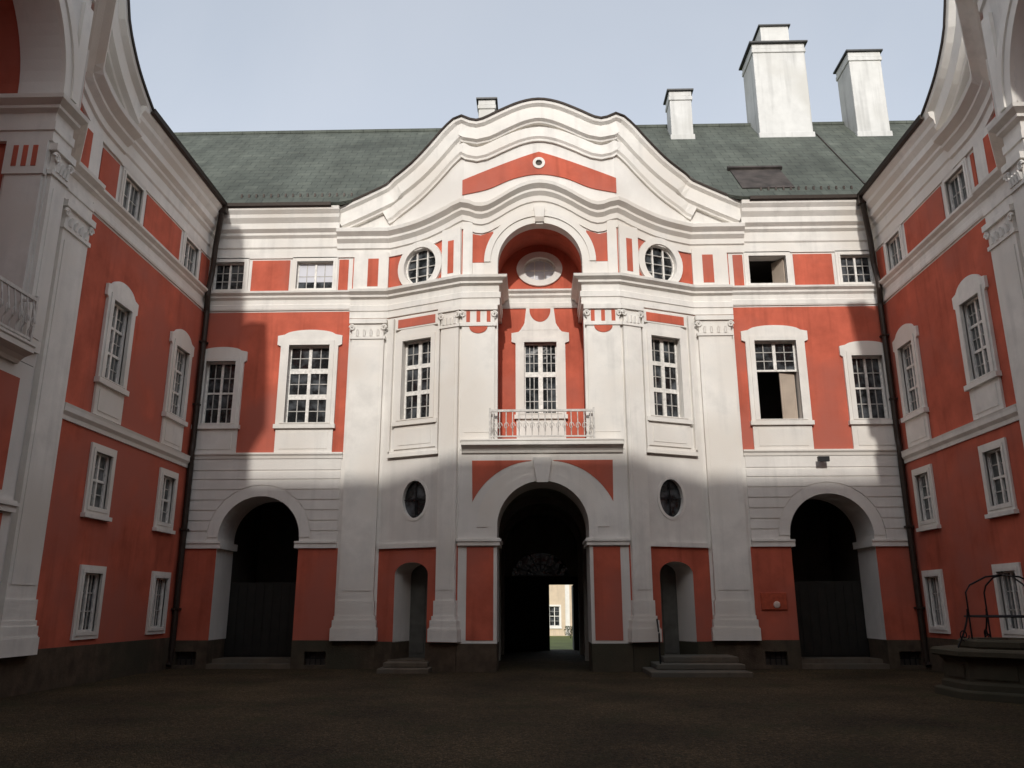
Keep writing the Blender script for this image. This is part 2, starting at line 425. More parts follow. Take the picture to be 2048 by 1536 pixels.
# ------------------------------------------------------------------ profiles
ENT = [(-.05, -1.12), (.07, -1.12), (.07, -.86), (.11, -.84), (.11, -.62), (.05, -.58), (.05, -.34), (.18, -.28), (.18, -.2), (.34, -.1), (.36, 0), (-.05, .06)]
STRING = [(-.05, -.72), (.05, -.72), (.07, -.66), (.07, -.50), (.03, -.46), (.03, -.28), (.12, -.2), (.12, -.12), (.24, -.04), (.25, .03), (-.05, .08)]
EAVE = [(-.05, -2.02), (.05, -2.02), (.05, -1.62), (.10, -1.56), (.10, -1.18), (.20, -1.08), (.20, -.98), (.34, -.86), (.34, -.62), (.48, -.44), (.50, -.3), (.62, -.16), (.64, -.02), (.5, .02), (-.05, .1)]
BAND = [(-.05, -.42), (.05, -.42), (.06, -.3), (.14, -.2), (.15, -.08), (.17, 0), (-.05, .06)]
LOWC = [(-.1, -1.05), (.06, -1.05), (.06, -.74), (.12, -.70), (.12, -.48), (.26, -.34), (.26, -.24), (.44, -.1), (.46, .04), (.38, .09), (-.1, .16)]
TOPC = [(-.3, -.86), (.16, -.86), (.18, -.80), (.30, -.72), (.30, -.22), (.42, -.12), (.44, .0), (.34, .04), (-.3, .04)]
MIDC = [(-.2, -.5), (.10, -.5), (.11, -.42), (.18, -.34), (.18, .06), (-.2, .06)]

def lerp_table(tab, u):
    u = abs(u)
    t = sorted(tab)
    if u <= t[0][0]: return t[0][1]
    if u >= t[-1][0]: return t[-1][1]
    for i in range(len(t) - 1):
        if t[i][0] <= u <= t[i + 1][0]:
            x0, y0 = t[i]; x1, y1 = t[i + 1]
            m0 = (y1 - t[i - 1][1]) / (x1 - t[i - 1][0]) if i > 0 else 0.
            m1 = (t[i + 2][1] - y0) / (t[i + 2][0] - x0) if i + 2 < len(t) else (y1 - y0) / (x1 - x0)
            h = x1 - x0; s = (u - x0) / h
            return (2*s**3 - 3*s**2 + 1)*y0 + (s**3 - 2*s**2 + s)*h*m0 + (-2*s**3 + 3*s**2)*y1 + (s**3 - s**2)*h*m1

US = 5.95   # where the slanted bays start
PR = 1.3    # how far the centre bay stands forward
class Pav: pass
A = Pav(); A.uc = 2.95; A.hw = 1.6; A.spring = 14.72; A.end = 8.1; A.gend = 8.25
A.zc = [(0, 17.95), (.55, 17.85), (1.1, 17.58), (1.6, 17.26), (2.1, 17.0), (2.5, 17.02), (2.9, 17.18), (3.45, 17.0), (4.06, 16.82), (4.7, 16.69), (5.5, 16.64), (6.7, 16.64), (8.1, 16.64)]
A.zt = [(0, 21.50), (.75, 21.36), (1.55, 21.0), (2.3, 20.62), (2.65, 20.62), (3.0, 20.82), (3.15, 20.78), (3.6, 20.46), (4.15, 19.92), (4.95, 19.24), (6.05, 18.6), (7.2, 18.0), (8.25, 17.50)]
A.wd = .4; A.gplan = lambda u: plan_y(A, u); A.phw = 1.6; A.psp = 4.78; A.pr = 2.32; A.portal_in = True
B = Pav(); B.uc = 4.0; B.hw = 3.3; B.spring = 14.4; B.end = 8.7; B.gend = 9.0
B.zc = [(0, 19.65), (1, 19.6), (2.5, 19.35), (3.6, 18.95), (4.5, 18.3), (5.5, 17.5), (6.5, 16.95), (7.3, 16.7), (8.7, 16.64)]
B.zt = [(0, 23.0), (3, 22.7), (5., 22.1), (5.9, 21.6), (6.3, 21.05), (6.6, 20.2), (6.9, 19.4), (7.3, 18.85), (7.8, 18.35), (8.4, 17.95), (9.0, 17.62)]
B.wd = 1.05; B.gplan = lambda u: -.02; B.phw = 2.7; B.psp = 3.75; B.pr = 3.4; B.portal_in = False

def plan_pts(P, end, n=6):
    """plan of the pavilion front from -end to +end as a list of (u, y)"""
    L = [(-end, 0.)] if end > US else []
    us = []
    step = .25
    u = -end
    pts = []
    brk = sorted(set([-end, -US, -P.uc, P.uc, US, end]))
    for a, b in zip(brk[:-1], brk[1:]):
        k = max(1, int(math.ceil((b - a) / step)))
        for i in range(k): pts.append(a + (b - a) * i / k)
    pts.append(end)
    return [(u, plan_y(P, u)) for u in pts]
def plan_y(P, u):
    u = abs(u)
    if u >= US: return 0.
    if u <= P.uc: return -PR
    return -PR * (US - u) / (US - P.uc)

def slant_frame(P):
    """frame of the left slanted wall: x runs along the wall from the outer pilaster, -y is out of the wall"""
    dx, dy = US - P.uc, -PR
    L = math.hypot(dx, dy); ang = math.atan2(dy, dx)
    return Matrix.Translation((-US, 0, 0)) @ Matrix.Rotation(ang, 4, 'Z'), L

def pilaster(P, parent, x0, x1, zb, zt, M=None, sx=1, y=0., slots=False, base=True, pr=.16):
    mb = MB(); c = (x0 + x1) / 2; hw = (x1 - x0) / 2
    mb.box(x0, x1, y - pr, y + .05, zb + (1.35 if base else 0), zt, TRIM)
    mb.plate(rect(x0 + .13, x1 - .13, zb + (1.7 if base else .3), zt - .3), [], y - pr - .018, y - pr + .01, TRIM)
    o = put(mb, 'pilaster', parent, M, sx)
    if base:
        b = MB(); b.box(c - hw - .20, c + hw + .20, y - pr - .12, y + .05, zb, zb + .42, TRIM)
        b.box(c - hw - .15, c + hw + .15, y - pr - .085, y + .04, zb + .46, zb + .70, TRIM)
        b.box(c - hw - .17, c + hw + .17, y - pr - .10, y + .045, zb + .42, zb + .46, TRIM)
        b.box(c - hw - .10, c + hw + .10, y - pr - .055, y + .035, zb + .70, zb + .84, TRIM)
        b.box(c - hw - .05, c + hw + .05, y - pr - .03, y + .03, zb + .84, zb + 1.35, TRIM)
        put(b, 'pilaster_base', o, M, sx)
    k = MB()
    k.box(c - hw - .06, c + hw + .06, y - pr - .05, y + .04, zt, zt + .12, TRIM)
    k.box(c - hw + .02, c + hw - .02, y - pr - .02, y + .04, zt + .12, zt + .62, TRIM)
    k.box(c - hw - .1, c + hw + .1, y - pr - .1, y + .045, zt + .62, zt + .80, TRIM)
    # corner volutes and a leaf row
    for sg in (-1, 1):
        sp = [(c + sg * (hw - .02) + sg * .11 * (1 - t / 26.) * math.cos(t * .55), y - pr - .05, zt + .46 + .12 * (1 - t / 26.) * math.sin(t * .55)) for t in range(20)]
        k.tube(sp, [.042 * (1 - .5 * i / 20) for i in range(20)], TRIM, 6)
    if slots:
        n = 3
        for i in range(n):
            xx = c + (i - (n - 1) / 2) * hw * .62
            k.box(xx - .07, xx + .07, y - pr - .035, y - pr, zt + .16, zt + .58, RED)
        k.plate([(c - hw * .55, zt - .02)] + arc(c, zt - .02, hw * .55, .26, PI, 2 * PI, 12)[1:], [], y - pr - .03, y - pr + .01, RED)
    else:
        for i in range(4):
            xx = c + (i - 1.5) * hw * .42
            k.tube([(xx, y - pr - .02, zt + .12), (xx, y - pr - .05, zt + .3), (xx, y - pr - .10, zt + .38)], [.07, .06, .03], TRIM, 6)
    put(k, 'capital', o, M, sx)
    return o

def pavilion(P, root):
    Ms, L = slant_frame(P)
    wall = MB()
    rich = P is A
    # ---------- outer blocks, both sides
    for sx in (-1, 1):
        m = MB(sx)
        m.plate(rect(US, 7.45, .95, 12.98), [], 0, .6, WHITE)
        top = [(u, lerp_table(P.zc, u) - .35) for u in (7.45, 7.0, 6.5, US)]
        m.plate([(US, 12.98), (7.45, 12.98)] + top, [], 0.002, .6, RED)
        wall.v, wall.f, wall.m = merge(wall, m)
        # slanted wall, built flat in its own frame
        w = MB()
        zs = [(s, lerp_table(P.zc, US - s * (US - P.uc) / L) - .3) for s in [L * i / 12 for i in range(13)]]
        if rich:
            w.plate(rect(0, L, 4.2, 12.98), [rect(.72, 2.08, 8.78, 11.95), oval(1.44, 5.85, .50, .68)], 0, .7, WHITE)
            w.plate([(0, 12.98), (L, 12.98)] + zs[::-1], [oval(1.42, 14.93, .74, .80)], 0.002, .6, RED)
            # doorway: jambs, shallow arched head
            dz = 3.55
            w.plate([(0, .9), (.72, .9), (.72, 3.2)] + [(1.4 - .68 * math.cos(a), 3.2 + .42 * math.sin(a)) for a in [PI * i / 14 for i in range(1, 14)]] + [(2.08, 3.2), (2.08, .9), (L, .9), (L, 4.2), (0, 4.2)], [], 0.0, 1.25, RED, WHITE)
            for a, b in ((.0, .72), (2.08, L)): w.box(a, b, -.06, 1.2, -.1, .92, STONE)
        else:
            w.plate(rect(0, L, .9, 12.98), [oval(L * .5, 5.85, .42, .62), rect(L * .5 - .5, L * .5 + .5, 8.78, 11.95)], 0, .7, WHITE)
            w.plate([(0, 12.98), (L, 12.98)] + zs[::-1], [], 0.002, .6, RED)
            w.box(0, L, -.06, .7, -.1, .92, STONE)
        w.v = [tuple((Ms @ Vector(p))) for p in w.v]
        w.v = [(x * sx * -1 if sx == 1 else x, y, z) for x, y, z in w.v]
        wall.v, wall.f, wall.m = merge(wall, w)
        m = MB(sx); m.box(US, 7.45, -.06, .6, -.1, .945, STONE); wall.v, wall.f, wall.m = merge(wall, m)
    # ---------- centre bay
    uc = P.uc; hw = P.hw
    c = MB()
    zt_ = [(u, lerp_table(P.zc, u) - .3) for u in [uc - 2 * uc * i / 24 for i in range(25)]]
    c.plate([(-uc, 7.52), (-hw, 7.52), (-hw, P.spring)] + arc(0, P.spring, hw, hw, PI, 0, 36)[1:] + [(hw, 7.52), (uc, 7.52)] + zt_, [], -PR, -PR + P.wd, WHITE)
    h2 = hw + .07
    c.plate([(-uc - .4, 7.52), (-h2, 7.52), (-h2, P.spring)] + arc(0, P.spring, h2, h2, PI, 0, 36)[1:] + [(h2, 7.52), (uc + .4, 7.52), (uc + .4, 17.5 if rich else 18.4), (-uc - .4, 17.5 if rich else 18.4)], [], -PR + P.wd + .002, .8, RED)
    # niche back wall and floor
    if rich: bh = [rect(-.66, .66, 9.25, 12.25), oval(0, 15.33, .66, .52)]
    else: bh = [rect(-.8, .8, 8.9, 12.0)]
    c.plate(rect(-uc - .4, uc + .4, 7.4, 18.2), bh, .8, 1.3, RED)
    c.box(-uc + .02, uc - .02, -PR + .01, .9, 7.3, 7.518, STEP)
    # below the balcony: the portal
    ph = P.phw
    c.plate([(-uc, .9), (-ph, .9), (-ph, P.psp)] + arc(0, P.psp, ph, ph, PI, 0, 36)[1:] + [(ph, .9), (uc, .9), (uc, 7.50), (-uc, 7.50)], [], -PR, .55, WHITE)
    for sg in (-1, 1):
        c.box(min(sg * ph, sg * uc), max(sg * ph, sg * uc), -PR - .06, .5, -.1, .895, STONE)
    wall.v, wall.f, wall.m = merge(wall, c)
    split_build(wall, 'wall', root)
    # ---------- red fields
    rp = MB()
    for sx in (-1, 1):
        m = MB(sx)
        # spandrels of the portal
        if rich:
            x1 = 2.47
            pts = [((2.62 - .0045 * (d - 19.5)) * math.cos(math.radians(d)), P.psp + (2.62 - .0045 * (d - 19.5)) * math.sin(math.radians(d))) for d in [19.5 + 60. * i / 18 for i in range(19)]]
            pts = [q for q in pts if q[1] < 7.10]
            m.plate(pts + [(pts[-1][0] - .06, 7.12), (x1 + .03, 7.12)], [], -PR - .014, -PR + .02, RED)
        else:
            k = P.pr; x1 = uc - .45
            a_end = math.asin(min(.99, (7.12 - P.psp) / k)); a_st = .25
            m.plate(arc(0, P.psp, k, k, a_st, a_end, 16) + [(x1, 7.12), (x1, P.psp + k * math.sin(a_st))], [], -PR - .014, -PR + .02, RED)
        # piers below the impost
        m.plate(rect(ph + .12, uc - .3, 1.0, 4.1), [], -PR - .014, -PR + .02, RED)
        # spandrels of the niche arch
        x1 = uc - .35
        r2 = hw + .52
        zz = [(u, lerp_table(P.zc, u) - 1.12) for u in (x1, (x1 * 2 + hw) / 3, (x1 + 2 * hw) / 3 - .15)]
        z0 = P.spring + .02
        st = [(r2 + .02, z0)] if r2 < x1 else []
        if r2 < x1:
            aa = math.acos(max(-1, min(1, (zz[-1][0]) / r2)))
            m.plate([(x1, z0)] + zz + arc(0, P.spring, r2, r2, aa, .01, 12), [], -PR - .014, -PR + .02, RED)
        rp.v, rp.f, rp.m = merge(rp, m)
    split_build(rp, 'red_panel', root, .005)
    # ---------- entablature following the plan and turning into the niche
    o = MB()
    ez = 14.12
    right = [(u, y) for u, y in plan_pts(P, 7.47) if u >= hw - .001]
    left = [(-u, y) for u, y in reversed(right)]
    o.sweep([(u, y, ez) for u, y in left if u < -hw - .02] + [(-hw, -PR, ez), (-hw, .80, ez)], ENT, TRIM)
    o.sweep([(hw, .80, ez), (hw, -PR, ez)] + [(u, y, ez) for u, y in right if u > hw + .02], ENT, TRIM)
    o.sweep([(-hw - .1, .8, 14.36), (hw + .1, .8, 14.36)], STRING, TRIM)
    split_build(o, 'entablature', root)
    # ---------- plinth course between plinth and pilasters, impost band
    im = MB()
    for sx in (-1, 1):
        m = MB(sx)
        m.box(P.phw - .10, P.uc + .02, -PR - .10, -PR + 1.7, 4.14, 4.40, TRIM)
        m.box(P.phw - .14, P.uc + .05, -PR - .14, -PR + 1.72, 4.28, 4.36, TRIM)
        im.v, im.f, im.m = merge(im, m)
    split_build(im, 'impost', root)
    # ---------- pilasters
    for sx in (-1, 1):
        pilaster(P, root, 6.06, 7.32, .95, 12.1, None, sx)
        mm = Ms if sx == -1 else Ms
        s_ = 1 if sx == -1 else -1
        if rich:
            pilaster(P, root, L - .80, L - .06, .95, 12.15, Ms, s_, pr=.13)
        pilaster(P, root, (hw + .1) if rich else hw + .06, uc - .02, 7.82, 12.15, None, sx, y=-PR, slots=rich, base=False, pr=.10)
    # attic pilaster strips with red insets
    for sx in (-1, 1):
        a = MB(sx)
        a.box(6.0, 7.38, -.13, .03, 14.16, 15.75, TRIM)
        a.plate(rect(6.40, 6.82, 14.3, 15.48), [], -.142, -.12, RED)
        a.build('attic_pilaster', root)
        b = MB()
        x0 = L - .85 if rich else L - .8
        b.box(x0, L - .04, -.12, .03, 14.16, 16.2, TRIM)
        b.plate(rect(x0 + .27, x0 + .52, 14.35, 15.7), [], -.132, -.11, RED)
        put(b, 'attic_pilaster', root, Ms, 1 if sx == -1 else -1)
        d = MB(sx); d.box(uc - .38, uc - .02, -PR - .1, -PR + .03, 14.16, 16.4 if rich else 17.3, TRIM); d.build('attic_pilaster', root)
    # ---------- niche archivolt with keystone
    n = MB()
    ring_plate(n, 0, P.spring, hw + .0, hw + .50, 0, PI, -PR - .10, -PR + .03, TRIM)
    ring_plate(n, 0, P.spring, hw + .28, hw + .52, 0, PI, -PR - .15, -PR - .08, TRIM)
    for sg in (-1, 1): n.box(min(sg * hw, sg * (hw + .5)), max(sg * hw, sg * (hw + .5)), -PR - .10, -PR + .03, 14.14, P.spring + .001, TRIM)
    ni = n.build('niche_arch', root)
    kk = MB(); z = P.spring + hw
    kk.plate([(-.13, z - .12), (.13, z - .12), (.22, z + .62), (-.22, z + .62)], [], -PR - .26, -PR, TRIM)
    kk.box(-.17, .17, -PR - .32, -PR - .2, z - .05, z + .16, BALC)
    kk.build('keystone', ni)
    # ---------- balcony
    bl = MB(); e_ = uc - .08 if rich else 3.3
    slab = [(-.1, -.36), (.08, -.36), (.12, -.28), (.22, -.2), (.34, -.15), (.40, -.12), (.40, 0), (.43, .03), (.43, .08), (-.1, .08)]
    bl.sweep([(-e_, -PR - .002, 7.74), (e_, -PR - .002, 7.74)], slab, TRIM)
    ba = bl.build('balcony', root)
    pw = 1.85 if rich else 3.2
    y0 = -PR - .33
    pb = MB()
    pb.box(-pw, pw, y0 - .035, y0 + .035, 8.82, 8.90, RAIL); pb.box(-pw, pw, y0 - .025, y0 + .025, 7.90, 7.95, RAIL)
    for sg in (-1, 1):
        pb.box(sg * pw - .035, sg * pw + .035, y0 - .036, y0 + .036, 7.80, 8.96, RAIL)
        pb.box(min(sg * pw - .02, sg * pw + .02), max(sg * pw - .02, sg * pw + .02), y0 + .03, -PR + .05, 8.83, 8.89, RAIL)
    pb.build('railing', ba)
    n = 16 if rich else 28
    for i in range(n):
        x = -pw + 2 * pw * (i + .5) / n; d = 2 * pw / n
        b = MB(); b.tube([(x, y0, 7.94), (x, y0 - .0, 8.1), (x, y0 - .10, 8.3), (x, y0 - .06, 8.55), (x, y0, 8.83)], .02, RAIL, 6)
        b.tube([(x + d * .42 * math.cos(t * .42) * (1 - t / 20.), y0 - .07, 8.28 + .16 * math.sin(t * .42) * (1 - t / 20.)) for t in range(16)], .014, RAIL, 5)
        b.build('baluster', ba)
    # ---------- portal archivolt
    pa = MB()
    ring_plate(pa, 0, P.psp, P.phw, P.phw + .3, 0, PI, -PR - .07, -PR + .02, TRIM)
    ring_plate(pa, 0, P.psp, P.phw + .26, P.pr - .015, 0, PI, -PR - .022, -PR + .025, TRIM)
    for sg in (-1, 1): pa.box(min(sg * P.phw, sg * (P.phw + .3)), max(sg * P.phw, sg * (P.phw + .3)), -PR - .07, -PR + .02, 4.4, P.psp + .001, TRIM)
    pao = pa.build('portal_arch', root)
    kb = MB(); z = P.psp + P.phw
    kb.plate([(-.2, z - .06), (.2, z - .06), (.34, z + .82), (-.34, z + .82)], [], -PR - .17, -PR, TRIM); kb.build('keystone', pao)
    # ---------- lower gable cornice, gable wall, top cornice
    g = MB()
    pts = plan_pts(P, P.end)
    g.sweep([(u, y, lerp_table(P.zc, u)) for u, y in pts], LOWC if rich else [(o * 1.3 if o > 0 else o, z) for o, z in LOWC], TRIM)
    g.build('gable_cornice', root)
    gw = MB()
    gp = [(u, P.gplan(u)) for u, y in plan_pts(P, P.gend - .05)]
    vs = []; fs = []
    for u, y in gp:
        zb = lerp_table(P.zc, u) + .0; zt = max(zb + .02, lerp_table(P.zt, u) - .06)
        vs += [(u, y, zb), (u, y, zt), (u, y + 1.0, zt), (u, y + 1.0, zb)]
    for i in range(len(gp) - 1):
        a, b = i * 4, i * 4 + 4
        for q in range(4): fs.append((a + q, a + (q + 1) % 4, b + (q + 1) % 4, b + q))
    fs += [(0, 1, 2, 3), tuple(len(vs) - 4 + q for q in (3, 2, 1, 0))]
    gw.add(vs, fs, WHITE)
    go = gw.build('gable', root)
    tc = MB(); gp2 = [(u, P.gplan(u)) for u, y in plan_pts(P, P.gend)]
    tp = [(u, y, lerp_table(P.zt, u)) for u, y in gp2]
    tc.sweep(tp, TOPC if rich else [(o * 1.45 if o > 0 else o, z) for o, z in TOPC], TRIM, tilt=True)
    mid = [(u, y, lerp_table(P.zt, u)) for u, y in [(u, P.gplan(u)) for u, y in plan_pts(P, min(P.gend - 1.6, 6.3))]]
    tc.sweep([(u, y, z - 1.0 - .12 * max(0, 1 - abs(u) / 6.)) for u, y, z in mid], MIDC, TRIM, tilt=True)
    tc.build('gable_top_cornice', go)
    fo_ = .46 if rich else .66
    fl = MB(); fl.sweep([(u, y, z + .045) for u, y, z in tp], [(-1.0, .0), (fo_, .0), (fo_ + .02, -.05), (fo_ + .04, .02), (fo_ + .02, .035), (-1.0, .035)], GUTTER, tilt=True)
    fl.build('gable_flashing', go)
    if rich:
        f = MB()
        us = [-3.0 + 6.0 * i / 30 for i in range(31)]
        lo = [(u, lerp_table([(0, 18.44), (1, 18.26), (2, 17.82), (3.05, 17.58)], u)) for u in us]
        hi = [(u, 18.22 + (19.42 - 18.22) * (1 - (abs(u) / 3.0) ** 1.12)) for u in us]
        f.plate(lo + hi[::-1], [oval(0, 18.92, .14, .14, 20)], -PR - .05, -PR + .01, RED)
        fo = f.build('gable_panel', go); fo['label'] = 'red gable field'
        ro = MB(); ring_plate(ro, 0, 18.92, .13, .24, 0, 2 * PI - .0001, -PR - .09, -PR + .01, TRIM); ro.build('oculus_ring', fo)
        oc = MB(); oc.plate(oval(0, 18.92, .138, .138, 20), [], -PR - .006, -PR + .01, DARKPL); oc.build('oculus', fo)
    # saddle roof behind the gable
    sr = MB(); vs = []; fs = []
    rp_ = [(u, P.gplan(u)) for u, y in plan_pts(P, P.gend - .6)]
    for u, y in rp_:
        z = lerp_table(P.zt, u) + .03; yr = (z + .03 - 17.68) / 1.0762 - .72
        vs += [(u, y - .3, z), (u, max(yr, y + .4), z)]
    for i in range(len(rp_) - 1): fs.append((2 * i, 2 * i + 1, 2 * i + 3, 2 * i + 2))
    sr.add(vs, fs, ROOF); sr.build('gable_roof', root)
    # ---------- windows of the pavilion
    if rich:
        for sx in (1, -1):
            w = stucco_window(root, 1.40, 1.30, 8.80, 11.93, 7.72, .92, Ms, sx, ear=.0, crest=.12, trans=(.345, .675), wall=.22, mull=.14, tw=.16)
            lp = MB(); lp.plate(rect(.42, 2.32, 12.40, 12.86), [], -.11, .03, TRIM); lp.plate(rect(.55, 2.2, 12.46, 12.80), [], -.125, -.1, RED)
            put(lp, 'lintel_panel', w, Ms, sx)
            st = MB(); st.box(.28, 2.45, -.16, .03, 7.42, 7.56, TRIM); st.box(.34, 2.40, -.11, .03, 7.56, 7.66, TRIM); put(st, 'sill_course', w, Ms, sx)
            st = MB()
            for xx in (.30, 2.36): st.box(xx - .04, xx + .04, -.12, .02, 7.66, 12.9, TRIM)
            put(st, 'jamb_strip', w, Ms, sx)
            r = MB(); ring = oval(1.42, 14.93, .99, 1.04, 40); r.plate(ring, [oval(1.42, 14.93, .72, .78, 36)], -.11, .2, TRIM)
            ro = put(r, 'round_window', root, Ms, sx)
            s = MB(); s.plate(oval(1.42, 14.93, .73, .79), [oval(1.42, 14.93, .67, .73)], .10, .2, SASH)
            for xx in (-.24, .24): s.box(1.42 + xx - .03, 1.42 + xx + .03, .1, .17, 14.24, 15.62, SASH)
            for zz in (-.36, 0, .36): s.box(.78, 2.06, .11, .16, 14.93 + zz - .018, 14.93 + zz + .018, BAR)
            put(s, 'sash', ro, Ms, sx)
            g_ = MB(); g_.plate(oval(1.42, 14.93, .70, .76), [], .17, .19, GLASS); put(g_, 'pane', ro, Ms, sx)
            ov = MB(); ov.plate(oval(1.44, 5.85, .60, .78, 40), [oval(1.44, 5.85, .495, .675, 36)], -.02, .05, TRIM)
            oo = put(ov, 'oval_window', root, Ms, sx)
            g_ = MB(); g_.plate(oval(1.44, 5.85, .52, .70), [], .16, .18, GLASS); put(g_, 'pane', oo, Ms, sx)
            s = MB()
            s.box(1.44 - .015, 1.44 + .015, .09, .12, 5.2, 6.5, IRON); s.box(.96, 1.92, .09, .12, 5.835, 5.865, IRON); put(s, 'grille', oo, Ms, sx)
            # doorway
            d = MB()
            d.box(.0, 2.52, -.10, .03, 4.12, 4.28, TRIM)
            do = put(d, 'doorway', root, Ms, sx)
            lf = MB(); lf.box(.68, 2.12, 1.10, 1.18, .3, 3.75, DOORP)
            for xa, xb in ((.80, 1.34), (1.46, 2.0)):
                for za, zb in ((.5, 1.3), (1.45, 2.9)): lf.box(xa, xb, 1.075, 1.105, za, zb, DOORP)
            put(lf, 'door', do, Ms, sx)
            fl_ = MB(); fl_.box(.6, 2.2, -.1, 1.22, -.05, .34, STEP); put(fl_, 'threshold', do, Ms, sx)
        # inside the niche
        w = stucco_window(root, 0, 1.32, 9.28, 12.22, 7.62, .98, None, 1, y=.8, ear=.16, crest=.62, trans=(.56,), fine=(3, 3), wall=.2, mull=.18, tw=.2)
        r = MB(); r.plate(oval(0, 15.33, .93, .74, 40), [oval(0, 15.33, .64, .50, 36)], .70, .9, TRIM)
        ro = r.build('oval_window', root)
        g_ = MB(); g_.plate(oval(0, 15.33, .68, .54), [], .98, 1.0, BLIND_REFLECTION); go_ = g_.build('blind_or_reflection', ro)  # no blind here: a bright reflection painted as a pale pane
        s = MB(); s.plate(oval(0, 15.33, .66, .52), [oval(0, 15.33, .58, .44)], .92, .97, SASH)
        for xx in (-.2, .2): s.box(xx - .02, xx + .02, .93, .97, 14.88, 15.78, SASH)
        s.box(-.6, .6, .935, .97, 15.31, 15.35, SASH); s.build('sash', ro)
        sw = MB()   # scalloped stucco drape over the balcony door
        sw.plate([(-.75, 12.7), (-.62, 13.0), (-.55, 13.62), (.55, 13.62), (.62, 13.0), (.75, 12.7)], [], .70, .82, TRIM)
        sw.plate([(-.42, 13.60)] + arc(0, 13.56, .42, .52, PI, 2 * PI, 16)[1:] + [(.42, 13.60)], [], .685, .71, RED)
        sw.build('scallop', w)
    else:
        for sx in (1, -1):
            g_ = MB(); g_.plate(oval(L * .5, 5.85, .44, .64), [], .3, .32, GLASS); put(g_, 'oval_pane', root, Ms, sx)
            g_ = sash_mesh(L * .5 - .5, L * .5 + .5, 8.78, 11.95, .2, .1, (.34, .67), .12); so = put(g_, 'slanted_window', root, Ms, sx)
            put(pane_mesh(L * .5 - .5, L * .5 + .5, 8.78, 11.95, .2), 'pane', so, Ms, sx)
        stucco_window(root, 0, 1.6, 8.93, 11.97, None, 1.2, None, 1, y=.8, ear=.16, crest=.5)
        # jamb pilasters inside the deep niche
        for sx in (1, -1):
            j = MB(sx)
            j.box(hw - .07, hw + .05, -PR + .06, -PR + .96, 7.6, 12.1, TRIM)
            j.box(hw - .11, hw + .05, -PR + .01, -PR + 1.02, 12.1, 12.98, TRIM)
            for i in range(3): j.box(hw - .125, hw - .1, -PR + .22 + .24 * i, -PR + .34 + .24 * i, 12.3, 12.85, RED)
            j.box(hw - .10, hw + .05, -PR + .02, -PR + 1.0, 7.6, 7.9, TRIM)
            j.build('jamb_pilaster', root)
        pd = MB(); pd.plate(arch(0, P.phw + .05, -.1, P.psp), [], .45, .54, WOOD); pd.build('gate', root)

def merge(a, b):
    o = len(a.v); mp = [a.mi(m) for m in b.mats]
    return a.v + b.v, a.f + [tuple(i + o for i in f) for f in b.f], a.m + [mp[k] for k in b.m]

def eave_path(P, xe): return None

# =================================================================== BACK RANGE
XW = 13.24
back = thing('baroque_range', 'sunlit red and white range facing the viewer with curved gable, portal and balcony', 'building', (0, 0, 0))
pavilion(A, back)
w = MB(); rooms = MB()
AU, AH, AS = 10.4, 1.5, 4.56
for sx in (-1, 1):
    m = MB(sx)
    X1 = XW + .3
    # plinth with the cellar openings
    for a, b, cu in ((7.45, AU - AH, 8.05), (AU + AH, X1, 12.65)):
        m.plate(rect(a, b, -.1, .96), [rect(cu - .38, cu + .38, .12, .58)], -.05, 1.6, STONE)
        m.box(cu - .45, cu + .45, .25, .3, .05, .65, DARKPL)
    # red socle zone
    m.plate(rect(7.45, AU - AH, .96, 4.16), [], 0, 1.7, RED, WHITE)
    m.plate(rect(AU + AH, X1, .96, 4.16), [], 0, 1.7, RED, WHITE)
    # white arcade zone
    m.plate([(7.45, 4.16), (AU - AH, 4.16), (AU - AH, AS)] + arc(AU, AS, AH, AH, PI, 0, 32)[1:] + [(AU + AH, 4.16), (X1, 4.16), (X1, 7.5), (7.45, 7.5)], [], 0, 1.7, WHITE)
    # red main storey
    h1 = rect(8.96 - .81, 8.96 + .81, 8.80, 11.93); h2 = rect(12.36 - .6, 12.36 + .6, 8.80, 11.30)
    m.plate(rect(7.45, X1, 7.5, 13.3), [h1, h2], 0.002, .5, RED, WHITE)
    h3 = rect(8.96 - .74, 8.96 + .74, 14.26, 15.45); h4 = rect(12.42 - .62, 12.42 + .62, 14.26, 15.45)
    m.plate(rect(7.45, X1, 13.3, 17.5), [h3, h4], 0.0, .5, WHITE)
    w.v, w.f, w.m = merge(w, m)
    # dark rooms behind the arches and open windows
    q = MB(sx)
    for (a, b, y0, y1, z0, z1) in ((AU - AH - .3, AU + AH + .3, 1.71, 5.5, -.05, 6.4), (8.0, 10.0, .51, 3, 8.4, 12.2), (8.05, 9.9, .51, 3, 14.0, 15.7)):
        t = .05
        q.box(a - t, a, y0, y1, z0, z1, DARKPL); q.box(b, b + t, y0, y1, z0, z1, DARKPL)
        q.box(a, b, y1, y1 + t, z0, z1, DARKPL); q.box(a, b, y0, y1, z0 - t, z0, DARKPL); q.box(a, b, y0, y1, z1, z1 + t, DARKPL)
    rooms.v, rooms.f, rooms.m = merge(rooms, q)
split_build(w, 'wall', back)
split_build(rooms, 'inner_room', back)
